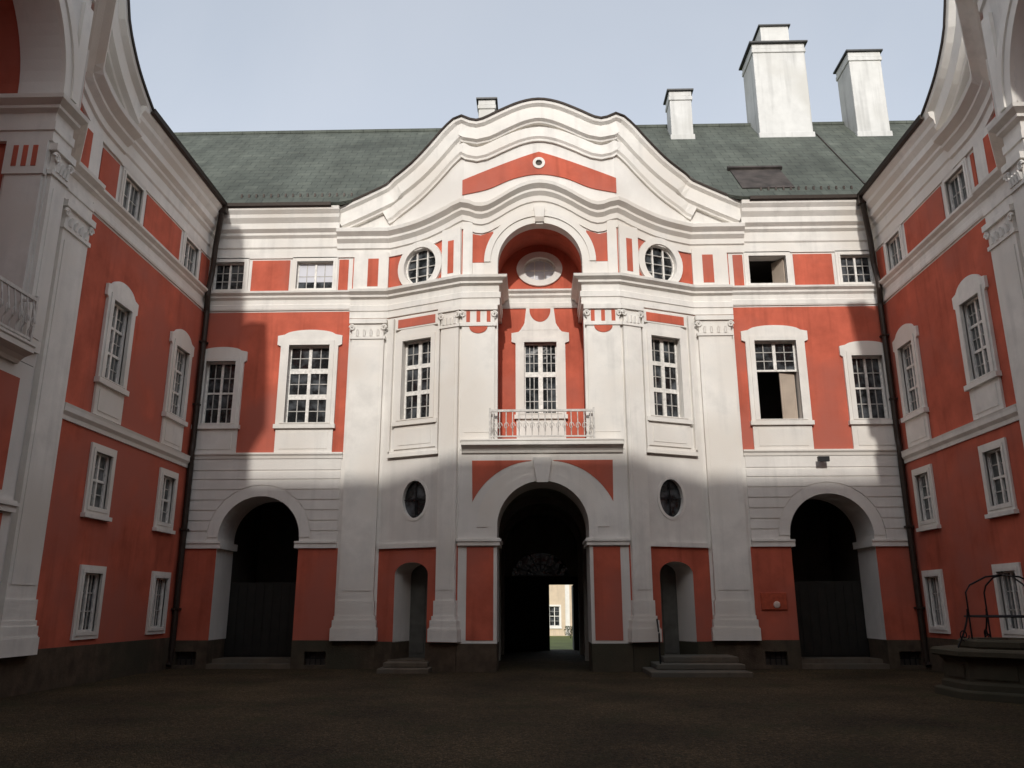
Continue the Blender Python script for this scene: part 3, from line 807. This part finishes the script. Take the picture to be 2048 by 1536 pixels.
# far faces of the range so that it is a closed block
shell = MB()
for sx in (-1, 1):
    m = MB(sx); m.box(2.3, 19.8, 12.4, 13.0, -.3, 17.5, CREAM); m.box(19.6, 26.3, 12.4, 13.0, -.3, 17.5, CREAM); m.box(25.7, 26.3, -38, 12.39, -.3, 17.5, CREAM); shell.v, shell.f, shell.m = merge(shell, m)
shell.plate([(-2.3, -.3), (-1.75, -.3), (-1.75, 3.3), (1.75, 3.3), (1.75, -.3), (2.3, -.3), (2.3, 17.5), (-2.3, 17.5)], [[(-1.45, 3.6)] + [(1.45, 3.6)] + arc(0, 3.6, 1.45, 1.15, 0, PI, 20)[1:-1]], 12.4, 13.0, GREYPL)
split_build(shell, 'garden_wall_face', back)
# vaulted passage
pas = MB(); n = 24
prof = [(1.95, -.05), (1.95, 4.6)] + arc(0, 4.6, 1.95, 1.95, 0, PI, n)[1:] + [(-1.95, -.05)]
vs = [(x, .56, z) for x, z in prof] + [(x, 12.4, z) for x, z in prof]; k = len(prof)
pas.add(vs, [(i, i + 1, i + 1 + k, i + k) for i in range(k - 1)], GREYPL)
for yy in (4.4, 8.4):
    ring_plate(pas, 0, 4.6, 1.7, 1.97, 0, PI, yy, yy + .5, GREYPL)
    for sg in (-1, 1): pas.box(min(sg * 1.7, sg * 1.97), max(sg * 1.7, sg * 1.97), yy, yy + .5, -.05, 4.6, GREYPL)
pas.build('passage_vault', back)
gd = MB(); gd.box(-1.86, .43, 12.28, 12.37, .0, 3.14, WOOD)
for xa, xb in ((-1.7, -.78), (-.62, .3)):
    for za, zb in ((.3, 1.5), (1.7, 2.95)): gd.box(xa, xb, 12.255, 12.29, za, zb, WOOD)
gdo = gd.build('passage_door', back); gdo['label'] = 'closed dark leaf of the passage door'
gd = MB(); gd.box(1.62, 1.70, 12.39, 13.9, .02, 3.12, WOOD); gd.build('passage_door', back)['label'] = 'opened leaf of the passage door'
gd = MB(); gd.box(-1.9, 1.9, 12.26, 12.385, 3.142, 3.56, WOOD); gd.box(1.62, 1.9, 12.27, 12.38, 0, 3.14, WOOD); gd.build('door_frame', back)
fg = MB()
for i in range(1, 8):
    a = PI * i / 8; fg.tube([(.25 * math.cos(a), 12.6, 3.62 + .2 * math.sin(a)), (1.43 * math.cos(a), 12.6, 3.6 + 1.14 * math.sin(a))], .025, IRON, 6)
fg.tube([(.7 * math.cos(PI * i / 16), 12.6, 3.6 + .56 * math.sin(PI * i / 16)) for i in range(17)], .025, IRON, 6)
fgo = fg.build('fanlight', back)
pn = MB(); pn.plate([(-1.45, 3.6)] + [(1.45, 3.6)] + arc(0, 3.6, 1.45, 1.15, 0, PI, 20)[1:-1], [], 12.66, 12.68, GLASS); pn.build('pane', fgo)

for sx in (-1, 1):
    # rusticated courses with joints, stopped against the archivolt
    m = MB(sx); R = AH + .42
    zs = [4.42, 4.80, 5.18, 5.56, 5.94, 6.32, 6.70, 7.02]
    for z0, z1 in zip(zs[:-1], zs[1:]):
        z1 -= .05
        def cut(z): return math.sqrt(max(0, R * R - max(0, z - AS) ** 2)) if z < AS + R else 0.
        ss = [z0 + (z1 - z0) * i / 6 for i in range(7)]
        if z0 >= AS + R: m.plate(rect(7.5, XW, z0, z1), [], -.035, .02, WHITE); continue
        m.plate([(7.5, z0)] + [(AU - cut(z), z) for z in ss] + [(7.5, z1)], [], -.035, .02, WHITE)
        if AU + cut(z0) < XW - .05: m.plate([(XW, z0), (XW, z1)] + [(AU + cut(z), z) for z in reversed(ss)], [], -.035, .02, WHITE)
    m.plate(rect(7.5, XW, 7.04, 7.44), [], -.03, .02, WHITE)
    ring_plate(m, AU, AS, AH + .0, R - .03, 0, PI, -.033, .02, WHITE)
    m.build('rustication', back)
    m = MB(sx)
    for a, b in ((7.5, AU - AH + .14), (AU + AH - .14, XW)):
        m.box(a, b, -.08, 1.72, 4.16, 4.34, TRIM); m.box(a, b + .0, -.12, 1.74, 4.34, 4.41, TRIM)
    split_build(m, 'impost', back)
    # gate in the arch
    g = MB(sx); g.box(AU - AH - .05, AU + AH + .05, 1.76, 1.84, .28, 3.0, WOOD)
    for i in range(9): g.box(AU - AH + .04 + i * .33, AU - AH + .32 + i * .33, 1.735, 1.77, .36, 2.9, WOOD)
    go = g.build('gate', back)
    t = MB(sx); t.box(AU - AH - .02, AU + AH + .02, -.02, 1.7, -.05, .16, STEP); t.box(AU - AH - .02, AU + AH + .02, .5, 1.7, .16, .30, STEP); t.build('threshold', back)
    # string course, ledge, eaves cornice
    m = MB(sx)
    pth = [(7.45, 0, 14.08), (XW, 0, 14.08)]
    m.sweep(pth, STRING, TRIM); m.build('string_course', back)
    m = MB(sx); m.sweep([(7.45, 0, 7.66), (XW, 0, 7.66)], [(-.05, -.2), (.05, -.2), (.07, -.1), (.13, -.04), (.13, .02), (-.05, .05)], TRIM); m.build('ledge', back)
    m = MB(sx); m.sweep([(8.0, 0, 17.6), (XW, 0, 17.6)], EAVE, TRIM); m.build('eaves_cornice', back)
    m = MB(sx); m.sweep([(8.3, -.62, 17.66), (XW - .62, -.62, 17.66)], [(-.06, -.1), (.04, -.14), (.12, -.1), (.14, .03), (.10, .03), (.08, -.05), (.02, -.08), (-.06, -.02)], GUTTER); m.build('gutter', back)
    # red attic fields
    m = MB(sx)
    m.plate(rect(9.98, 11.5, 14.2, 15.5), [], -.03, .02, RED); m.plate(rect(7.62, 8.0, 14.2, 15.5), [], -.03, .02, RED); split_build(m, 'red_panel', back)
    # windows
    stucco_window(back, 8.96, 1.62, 8.80, 11.93, 7.68, 1.12, None, sx, trans=(.345, .675), openw=(sx == 1), wall=.2, tw=.2, crest=.24)
    stucco_window(back, 12.36, 1.20, 8.80, 11.30, 7.68, .88, None, sx, ear=.1, trans=(.5,), fine=(2, 2), wall=.2, tw=.07, mull=.09, crest=.20)
    plain_window(back, 8.96, 14.26, 15.45, 1.48, .17, sx, fine=(2, 2), trans=(), blind_or_reflection=(sx == -1), openw=(sx == 1), sill=False)
    plain_window(back, 12.42, 14.26, 15.45, 1.24, .17, sx, fine=(2, 3), trans=(), sill=False)
    for cu in (8.05, 12.65):
        c = MB(sx)
        for i in range(3): c.tube([(cu - .19 + .19 * i, .06, .13), (cu - .19 + .19 * i, .06, .57)], .018, IRON, 6)
        c.tube([(cu - .37, .06, .35), (cu + .37, .06, .35)], .018, IRON, 6); c.build('cellar_grille', back)
    # corner drainpipe
    d = MB(sx)
    d.tube([(12.62, -.75, 17.55), (12.66, -.74, 17.2), (12.9, -.42, 16.0), (13.0, -.26, 14.9), (13.02, -.40, 14.2), (13.03, -.40, 13.9), (13.08, -.2, 13.3), (13.09, -.2, 8.0), (13.09, -.24, 7.8), (13.09, -.24, 7.5), (13.1, -.18, 7.2), (13.1, -.18, .35), (13.1, -.3, .12)], .105, GUTTER, 10)
    d.box(12.46, 12.80, -.86, -.62, 17.25, 17.62, GUTTER)
    for z in (2., 4.8, 9.5, 12.): d.box(12.97, 13.22, -.31, .0, z, z + .07, GUTTER)
    d.build('drainpipe', back)
vt = MB(); vt.tube([(10.25, -.05, 7.28), (10.25, -.32, 7.30)], [.05, .05], IRON, 8); vt.box(10.05, 10.45, -.42, -.28, 7.18, 7.36, IRON); vt.build('floodlight', back)

# ------------------------------------------------------------------ roofs (one closed ring of ridges round the court)
EZ, RZ = 17.68, 25.45
YF = -31.6
e = .72
SL = (RZ - EZ) / (6.5 + e)
def cut_y(z): return (z - EZ) / SL - e          # where the main roof reaches height z
def notch(half, P):
    """eaves line of a main roof, cut back along the outline of the gable standing in front of it"""
    g = P.gend; L = [(-half + e, -e, EZ)]
    us = [-g + 2 * g * i / 72 for i in range(73)]
    for u in us:
        y = max(-e + .001, cut_y(lerp_table(P.zt, u) + .05)); L.append((u, y, EZ + (y + e) * SL))
    return L + [(half - e, -e, EZ)]
def roof_quad(parent, pts, name='roof'):
    top = [Vector(p) for p in pts]; nrm = (top[1] - top[0]).cross(top[-1] - top[0]).normalized()
    if nrm.z < 0: nrm = -nrm
    vs = [p for p in top] + [p - nrm * .14 for p in top]; n = len(top)
    tr = [tuple(t) for t in tessellate_polygon([top])]
    mb = MB(); mb.add(vs, tr + [tuple(i + n for i in reversed(t)) for t in tr] + [(i, (i + 1) % n, (i + 1) % n + n, i + n) for i in range(n)], ROOF)
    return mb
e = .72
r = roof_quad(back, notch(XW, A) + [(19.8, 6.5, RZ), (-19.8, 6.5, RZ)])
r2 = roof_quad(back, [(-26.5, 13.2, EZ), (26.5, 13.2, EZ), (19.8, 6.5, RZ), (-19.8, 6.5, RZ)])
r.v, r.f, r.m = merge(r, r2)
r.tube([(-19.8, 6.5, RZ - .02), (19.8, 6.5, RZ - .02)], .14, ROOF, 8)
broof = r.build('roof', back)
slope = (RZ - EZ) / (6.5 + e)
def roofz(y): return EZ + (y + e) * slope
def chimney(x0, x1, y0, zt, depth, cap=.12, flare=.0, stack=None):
    c = MB(); z0 = roofz(y0) - .3
    c.box(x0, x1, y0, y0 + depth, z0, zt - .5, CHIM)
    c.box(x0 - .06, x1 + .06, y0 - .06, y0 + depth + .06, z0, roofz(y0) + .22, CHIM)
    c.box(x0 - .05, x1 + .05, y0 - .05, y0 + depth + .05, zt - .5, zt - .28, CHIM)
    c.box(x0 - .02, x1 + .02, y0 - .02, y0 + depth + .02, zt - .28, zt, CHIM)
    o = c.build('chimney', broof, .02)
    k = MB(); k.box(x0 - cap, x1 + cap, y0 - cap, y0 + depth + cap, zt, zt + .08, CAP); k.build('chimney_cap', broof).parent = broof
    if stack:
        a, b, zz = stack
        s = MB(); s.box(a, b, y0 + .35, y0 + depth - .35, zt + .081, zz, CHIM); s.box(a - .1, b + .1, y0 + .25, y0 + depth - .25, zz, zz + .07, CAP)
        s.build('chimney_stack', broof)
    return o
chimney(6.50, 7.55, 5.0, 26.45, 1.0)
chimney(10.75, 13.30, 5.05, 29.1, 1.9, .16, stack=(11.35, 12.75, 30.4))
chimney(15.4, 16.95, 5.0, 28.5, 1.6)
chimney(-2.85, -2.05, 5.0, 26.15, .9)
# snow guards along the eaves and a flat dark brown patch
sg = MB()
for i in range(46):
    x = -12.4 + i * .105 * 1.0 if False else -12.3 + i * .09
for i in range(16):
    x = -12.1 + i * .3; y = -.25; z = roofz(y)
    sg.box(x - .035, x + .035, y - .03, y + .03, z - .02, z + .14, GUTTER)
for i in range(13):
    x = 8.9 + i * .3; y = -.25; z = roofz(y)
    sg.box(x - .035, x + .035, y - .03, y + .03, z - .02, z + .14, GUTTER)
split_build(sg, 'snow_guard', broof)
ht = MB(); ang = math.atan(slope)
ht.M = Matrix.Translation((9.35, -.25, roofz(-.25))) @ Matrix.Rotation(ang, 4, 'X')
ht.box(-1.15, .95, 0.2, 2.6, -.05, .05, BROWN); ht.box(-1.25, 1.05, 2.55, 2.75, -.05, .16, BROWN)
ht.build('roof_patch', broof)['label'] = 'dark brown patch in the roof'
ld = MB(); ld.tube([(13.5, 5.2, roofz(5.2) + .04), (13.2, .1, roofz(.1) + .04)], .03, GUTTER, 6); ld.build('roof_cable', broof)

# =================================================================== SIDE WINGS
def wing(label, off):
    root = thing('baroque_wing', label, 'building', (0, 0, 0))
    pavilion(B, root)
    UE = 15.72 - off
    w = MB()
    cols = (9.5 - off * .8, 14.02 - off * .8)
    for sx in (-1, 1):
        m = MB(sx)
        m.box(7.45, UE, -.05, .5, -.1, 1.06, STONE)
        hs = []
        for cu in cols: hs += [rect(cu - .38, cu + .62, 4.92, 6.55), rect(cu - .12, cu + .88, 1.42, 3.08)]
        m.plate(rect(7.45, UE, 1.06, 7.2), hs, 0, .5, RED, WHITE)
        hs = [rect(cu - .58, cu + .58, 8.72, 11.25) for cu in cols]
        m.plate(rect(7.45, UE, 7.2, 13.3), hs, 0.002, .5, RED, WHITE)
        hs = [rect(cu - .6, cu + .6, 14.26, 15.45) for cu in (9.32 - off * .8, 13.95 - off * .8)]
        m.plate(rect(7.45, UE, 13.3, 17.5), hs, 0, .5, WHITE)
        w.v, w.f, w.m = merge(w, m)
    split_build(w, 'wall', root)
    for sx in (-1, 1):
        m = MB(sx); m.sweep([(7.45, 0, 14.08), (UE, 0, 14.08)], STRING, TRIM); m.build('string_course', root)
        m = MB(sx); m.sweep([(7.4, 0, 7.52), (UE, 0, 7.52)], BAND, TRIM); m.build('ledge', root)
        m = MB(sx); m.sweep([(8.6, 0, 17.6), (UE, 0, 17.6)], EAVE, TRIM); m.build('eaves_cornice', root)
        m = MB(sx); m.sweep([(8.9, -.62, 17.66), (UE - .5, -.62, 17.66)], [(-.06, -.1), (.04, -.16), (.14, -.12), (.16, .03), (.12, .03), (.10, -.05), (.02, -.08), (-.06, -.02)], GUTTER); m.build('gutter', root)
        m = MB(sx); m.plate(rect(10.25 - off * .8, 13.0 - off * .8, 14.2, 15.5), [], -.03, .02, RED); m.plate(rect(7.62, 8.35 - off * .8, 14.2, 15.5), [], -.03, .02, RED)
        m.plate(rect(14.9 - off * .8, UE - .1, 14.2, 15.5), [], -.03, .02, RED); split_build(m, 'red_panel', root)
        for cu in cols:
            stucco_window(root, cu, 1.16, 8.72, 11.25, 7.58, .86, None, sx, ear=.1, trans=(.36, .68), wall=.12, tw=.08, mull=.09, crest=.34, gl=CURT)
            plain_window(root, cu + .12, 4.92, 6.55, 1.0, .22, sx, wall=.12, p=.06, gl=CURT)
            plain_window(root, cu + .38, 1.42, 3.08, 1.0, .2, sx, wall=.12, fine=(2, 3), trans=(), p=.06, sill=False, gl=CURT if off > 0 else GLASS)
        for cu in (9.32 - off * .8, 13.95 - off * .8): plain_window(root, cu, 14.26, 15.45, 1.2, .15, sx, fine=(2, 2), trans=(), sill=False, wall=.12, gl=CURT)
    E_ = 15.72 - off
    r = roof_quad(root, notch(E_ + .2, B) + [(E_ + 6.5, 6.5, RZ - .02), (-E_ - 6.5, 6.5, RZ - .02)])
    r2 = roof_quad(root, [(-E_ - 13, 13.2, EZ), (E_ + 13, 13.2, EZ), (E_ + 6.5, 6.5, RZ - .02), (-E_ - 6.5, 6.5, RZ - .02)])
    r.v, r.f, r.m = merge(r, r2)
    r.build('roof', root)
    return root
left = wing('shaded red and white wing running along the left side of the court', -.35)
right = wing('shaded red and white wing along the right side, behind the stone well', .7)
left.location = (-XW, -16.07, 0); left.rotation_euler = (0, 0, PI / 2)
right.location = (XW, -15.02, 0); right.rotation_euler = (0, 0, -PI / 2)

# =================================================================== FRONT RANGE (behind the camera; it throws the big shadow)
front = thing('baroque_range', 'plain red and white range closing the court behind the viewer', 'building', (0, YF, 0), PI)
f = MB()
f.box(-XW, -2.2, 0, .6, -.1, 4.2, RED); f.box(2.2, XW, 0, .6, -.1, 4.2, RED)
f.box(-XW, XW, 0.002, .6, 4.2, 7.5, WHITE); f.box(-XW, XW, 0, .6, 7.5, 13.3, RED); f.box(-XW, XW, .002, .6, 13.3, 17.5, WHITE)
split_build(f, 'wall', front)
f = MB(); f.sweep([(-XW, 0, 17.6), (XW, 0, 17.6)], EAVE, TRIM); f.build('eaves_cornice', front)
f = MB(); f.sweep([(-XW, 0, 14.08), (XW, 0, 14.08)], STRING, TRIM); f.build('string_course', front)
r = roof_quad(front, [(-XW + e, -e, EZ), (XW - e, -e, EZ), (19.8, 6.5, RZ), (-19.8, 6.5, RZ)])
r2 = roof_quad(front, [(-26.5, 13.2, EZ), (26.5, 13.2, EZ), (19.8, 6.5, RZ), (-19.8, 6.5, RZ)])
r.v, r.f, r.m = merge(r, r2); r.build('roof', front)
f = MB(); f.box(-26.3, 26.3, 12.4, 13.0, -.3, 17.5, CREAM); f.build('outer_wall', front)
for k in (-1, 0, 1):
    for z0, z1 in ((8.8, 11.6), (14.26, 15.45)):
        pass
for u in (-9., -4.5, 0, 4.5, 9.):
    stucco_window(front, u, 1.3, 8.8, 11.6, 7.7, .95, None, 1)

# =================================================================== GROUND
g = MB(); g.add([(-300, -300, -.04), (300, -300, -.04), (300, 13, -.04), (-300, 13, -.04), (300, 90, -1.7), (-300, 90, -1.7), (300, 400, -1.7), (-300, 400, -1.7)], [(0, 1, 2, 3), (3, 2, 4, 5), (5, 4, 6, 7)], LAWN)
struct(g.build('garden_lawn'))
g = MB(); g.add([(-XW - .3, YF - .3, 0), (XW + .3, YF - .3, 0), (XW + .3, 13.1, 0), (-XW - .3, 13.1, 0)], [(0, 1, 2, 3)], COBBLE)
struct(g.build('courtyard_ground'))

# garden house seen through the passage
gh = thing('garden_house', 'sunlit cream garden house glimpsed through the open passage door', 'building', (2.2, 68, -1.35))
m = MB(); m.plate(rect(-9, 9, 0, 6.5), [rect(u - .6, u + .6, 1.2, 3.4) for u in (-6.4, -3.2, -.2, 2.8, 6)], 0, .5, CREAM, TRIM); m.box(-9, -8.5, .5, 7, 0, 6.5, CREAM); m.box(8.5, 9, .5, 7, 0, 6.5, CREAM); m.box(-9, 9, 7, 7.5, 0, 6.5, CREAM)
m.build('wall', gh)
for u in (-6.4, -3.2, -.2, 2.8, 6):
    plain_window(gh, u, 1.2, 3.4, 1.2, .18)
m = MB()
for u in (-4.8, -1.75, 1.3, 4.4): m.box(u - .25, u + .25, -.12, .02, 0, 6.3, TRIM)
split_build(m, 'pilaster_strip', gh)
m = MB(); m.add([(-9.4, -.5, 6.5), (9.4, -.5, 6.5), (9.4, 8, 6.5), (-9.4, 8, 6.5), (-6, 3.75, 10), (6, 3.75, 10)], [(0, 1, 5, 4), (2, 3, 4, 5), (1, 2, 5), (3, 0, 4), (3, 2, 1, 0)], ROOF); m.build('roof', gh)

LEAF = plain('shrub_leaves', (.06, .10, .025), .7, nscale=1.5, var=.5)
sh = thing('shrub', 'small green shrub on the lawn beyond the open passage door', 'shrub', (3.05, 50, -.88))
m = MB(); m.tube([(0, 0, 0), (.05, .02, .3), (.02, 0, .7)], [.05, .04, .02], WOOD, 6)
for i in range(5): a = i * 1.26; m.tube([(.03, 0, .25), (.25 * math.cos(a), .25 * math.sin(a), .6), (.42 * math.cos(a), .42 * math.sin(a), .85)], [.025, .018, .008], WOOD, 5)
m.build('stem', sh)
m = MB()
for i in range(420):
    a = random.uniform(0, 2 * PI); q = random.random() ** .5; z = .25 + random.random() * .9
    r0 = (.62 - .25 * abs(z - .7)) * q; cx_, cy_ = r0 * math.cos(a), r0 * math.sin(a)
    t = Vector((random.gauss(0, 1), random.gauss(0, 1), random.gauss(0, .6))).normalized() * .07; n_ = t.cross(Vector((random.gauss(0, 1), random.gauss(0, 1), 1))).normalized() * .04
    c0 = Vector((cx_, cy_, z)); m.add([c0 - t, c0 + n_, c0 + t, c0 - n_], [(0, 1, 2, 3)], LEAF)
m.build('foliage', sh)

# =================================================================== STEPS, ALARM BOX, WELL
s = thing('stone_steps', 'broad worn stone steps with an iron handrail before the right-hand side door', 'steps', (4.85, -.85, 0))
m = MB()
m.box(-1.6, 1.5, -2.6, .6, -.02, .15, STEP); m.build('tread', s, .02)
m = MB(); m.box(-1.3, 1.5, -1.7, .6, .152, .32, STEP); m.build('tread', s, .02)
m = MB(); m.box(-.95, 1.5, -.85, .6, .322, .50, STEP); m.build('tread', s, .02)
m = MB(); m.tube([(-1.15, -1.5, .3), (-1.15, -1.5, 1.25), (-1.15, -1.4, 1.33), (-1.0, -.1, 1.72), (-1.0, .0, 1.70), (-1.0, .0, .45)], .03, IRON, 8)
m.build('handrail', s)
s2 = thing('stone_steps', 'narrow low stone steps before the left-hand side door', 'steps', (-4.75, -.85, 0))
m = MB(); m.box(-.75, .95, -1.15, .5, -.02, .14, STEP); m.build('tread', s2, .02)
m = MB(); m.box(-.65, .85, -.55, .5, .142, .30, STEP); m.build('tread', s2, .02)

ab = thing('notice_board', 'dark red board with a small pale disc on the red wall beside the right arch', 'notice board', (8.12, -.03, 2.2))
m = MB(); m.box(-.45, .45, -.04, .03, -.22, .36, REDBOX); m.build('board', ab, .01)
m = MB(); m.lathe([(.0, 0), (.11, 0), (.12, .02), (.10, .04), (.0, .05)], PALE, 20); m.v = [(x, -z - .045, y) for x, y, z in m.v]
m.v = [(x + .08, y, z - .05) for x, y, z in m.v]; m.build('disc', ab)

well = thing('stone_well', 'octagonal stone well with a slab rim and wrought iron scrollwork, in the right foreground', 'well', (11.38, -8.75, 0))
m = MB(); m.lathe([(1.78, -.02), (1.78, .14), (1.74, .17), (1.0, .17)], WELLST, 8, phase=PI / 8); m.build('base_step', well, .012)
m = MB(); m.lathe([(1.60, .16), (1.60, .28), (1.52, .33), (1.50, .70), (1.58, .76), (1.58, .80), (1.0, .80)], WELLST, 8, phase=PI / 8)
for i in range(8):
    a = PI / 4 * i
    m.M = Matrix.Rotation(a, 4, 'Z') @ Matrix.Translation((1.51 * math.cos(PI / 8), 0, 0)); m.box(-.02, .035, -.42, .42, .39, .66, WELLST); m.M = None
m.build('basin', well)
m = MB(); m.lathe([(1.0, .70), (1.0, .80), (1.70, .80), (1.76, .83), (1.76, .92), (1.70, .96), (1.0, .96), (.98, .70)], WELLST, 8, phase=PI / 8); m.build('rim', well)
m = MB(); m.plate(oval(0, 0, 1.02, 1.02, 24), [], 0, .02, CAP); m.v = [(x, z, .74 + y * .5) for x, y, z in m.v]; m.build('well_cover', well)
m = MB(); m.lathe([(.80, .95), (1.12, .95), (1.16, 1.0), (1.16, 1.10), (1.10, 1.14), (.80, 1.14), (.78, 1.0)], WELLST, 8, phase=PI / 8); m.build('upper_rim', well)
ir = MB()
for i in range(4):
    a = PI / 2 * i; ca, sa = math.cos(a), math.sin(a)
    ir.tube([(.92 * ca, .92 * sa, .95), (.92 * ca, .92 * sa, 2.1), (.80 * ca, .80 * sa, 2.25), (.4 * ca, .4 * sa, 2.42), (0, 0, 2.46)], .02, IRON, 8)
    ir.tube([((.94 + .34 * (t / 10.) ** 1.6) * ca, (.94 + .34 * (t / 10.) ** 1.6) * sa, 1.75 - .78 * t / 10.) for t in range(11)], .022, IRON, 6)
    sc = [(1.10 + .12 * (1 - t / 30.) * math.cos(t * .4 + PI), 1.22 + .14 * (1 - t / 30.) * math.sin(t * .4 + PI)) for t in range(24)]
    ir.tube([(x * ca, x * sa, z) for x, z in sc], .015, IRON, 6)
ir.tube([(.92 * math.cos(2 * PI * i / 32), .92 * math.sin(2 * PI * i / 32), 1.6) for i in range(32)], .02, IRON, 6, closed=True)
ir.build('ironwork', well)

well.scale = (1.04, 1.04, 1.16)
# =================================================================== LIGHT, SKY, CAMERA
EL = math.radians(26.3); AZ = math.radians(-2.6)      # AZ: sun's swing towards +x from due south (-y)
sd = Vector((math.sin(AZ) * math.cos(EL), -math.cos(AZ) * math.cos(EL), math.sin(EL)))
sun = bpy.data.lights.new('sun', 'SUN'); sun.energy = 2.45; sun.angle = math.radians(1.0); sun.color = (1, .965, .91)
so = bpy.data.objects.new('sun', sun); COL.objects.link(so); so.rotation_euler = (-sd).to_track_quat('-Z', 'Y').to_euler(); so.location = (0, -60, 60)
W = bpy.data.worlds.new('World'); SC.world = W; W.use_nodes = True; nt = W.node_tree; N = nt.nodes; Lk = nt.links
bg = N['Background']; sky = N.new('ShaderNodeTexSky'); sky.sky_type = 'NISHITA'; sky.sun_disc = False
sky.sun_elevation = EL; sky.sun_rotation = math.atan2(sd.x, sd.y); sky.air_density = 1.0; sky.dust_density = 2.0; sky.ozone_density = 1.0
hs = N.new('ShaderNodeHueSaturation'); hs.inputs['Saturation'].default_value = .45; Lk.new(sky.outputs[0], hs.inputs['Color'])
veil = N.new('ShaderNodeMix'); veil.data_type = 'RGBA'; veil.blend_type = 'ADD'; veil.inputs['Factor'].default_value = 1   # thin high haze: pale, slightly uneven
tcw = N.new('ShaderNodeTexCoord'); nz = N.new('ShaderNodeTexNoise'); nz.inputs['Scale'].default_value = 2.4; nz.inputs['Detail'].default_value = 6; nz.inputs['Distortion'].default_value = .6; Lk.new(tcw.outputs['Generated'], nz.inputs['Vector'])
vr = N.new('ShaderNodeMix'); vr.data_type = 'RGBA'; Lk.new(nz.outputs['Fac'], vr.inputs['Factor']); vr.inputs[6].default_value = (1.75, 2.1, 2.55, 1); vr.inputs[7].default_value = (3.3, 3.4, 3.6, 1)
Lk.new(hs.outputs[0], veil.inputs[6]); Lk.new(vr.outputs[2], veil.inputs[7])
Lk.new(veil.outputs[2], bg.inputs['Color']); bg.inputs['Strength'].default_value = .123
cam = bpy.data.cameras.new('camera'); co = bpy.data.objects.new('camera', cam); COL.objects.link(co); SC.camera = co
yaw, pitch, roll = -0.026003606698880192, 0.2655349072044658, -0.0015977478313160386
fw = Vector((math.sin(yaw) * math.cos(pitch), math.cos(yaw) * math.cos(pitch), math.sin(pitch)))
rt = Vector((math.cos(yaw), -math.sin(yaw), 0)); up = rt.cross(fw)
r_ = rt * math.cos(roll) + up * math.sin(roll); u_ = up * math.cos(roll) - rt * math.sin(roll)
co.matrix_world = Matrix(((r_.x, u_.x, -fw.x, -.3242), (r_.y, u_.y, -fw.y, -30.), (r_.z, u_.z, -fw.z, 2.1311), (0, 0, 0, 1)))
cam.sensor_fit = 'HORIZONTAL'; cam.sensor_width = 36; cam.lens = 36 * 1629.79 / 2048; cam.clip_end = 2000; cam.clip_start = .05
SC.view_settings.view_transform = 'Standard'; SC.view_settings.look = 'None'; SC.view_settings.exposure = 0; SC.view_settings.gamma = 1
SC.view_settings.use_curve_mapping = False
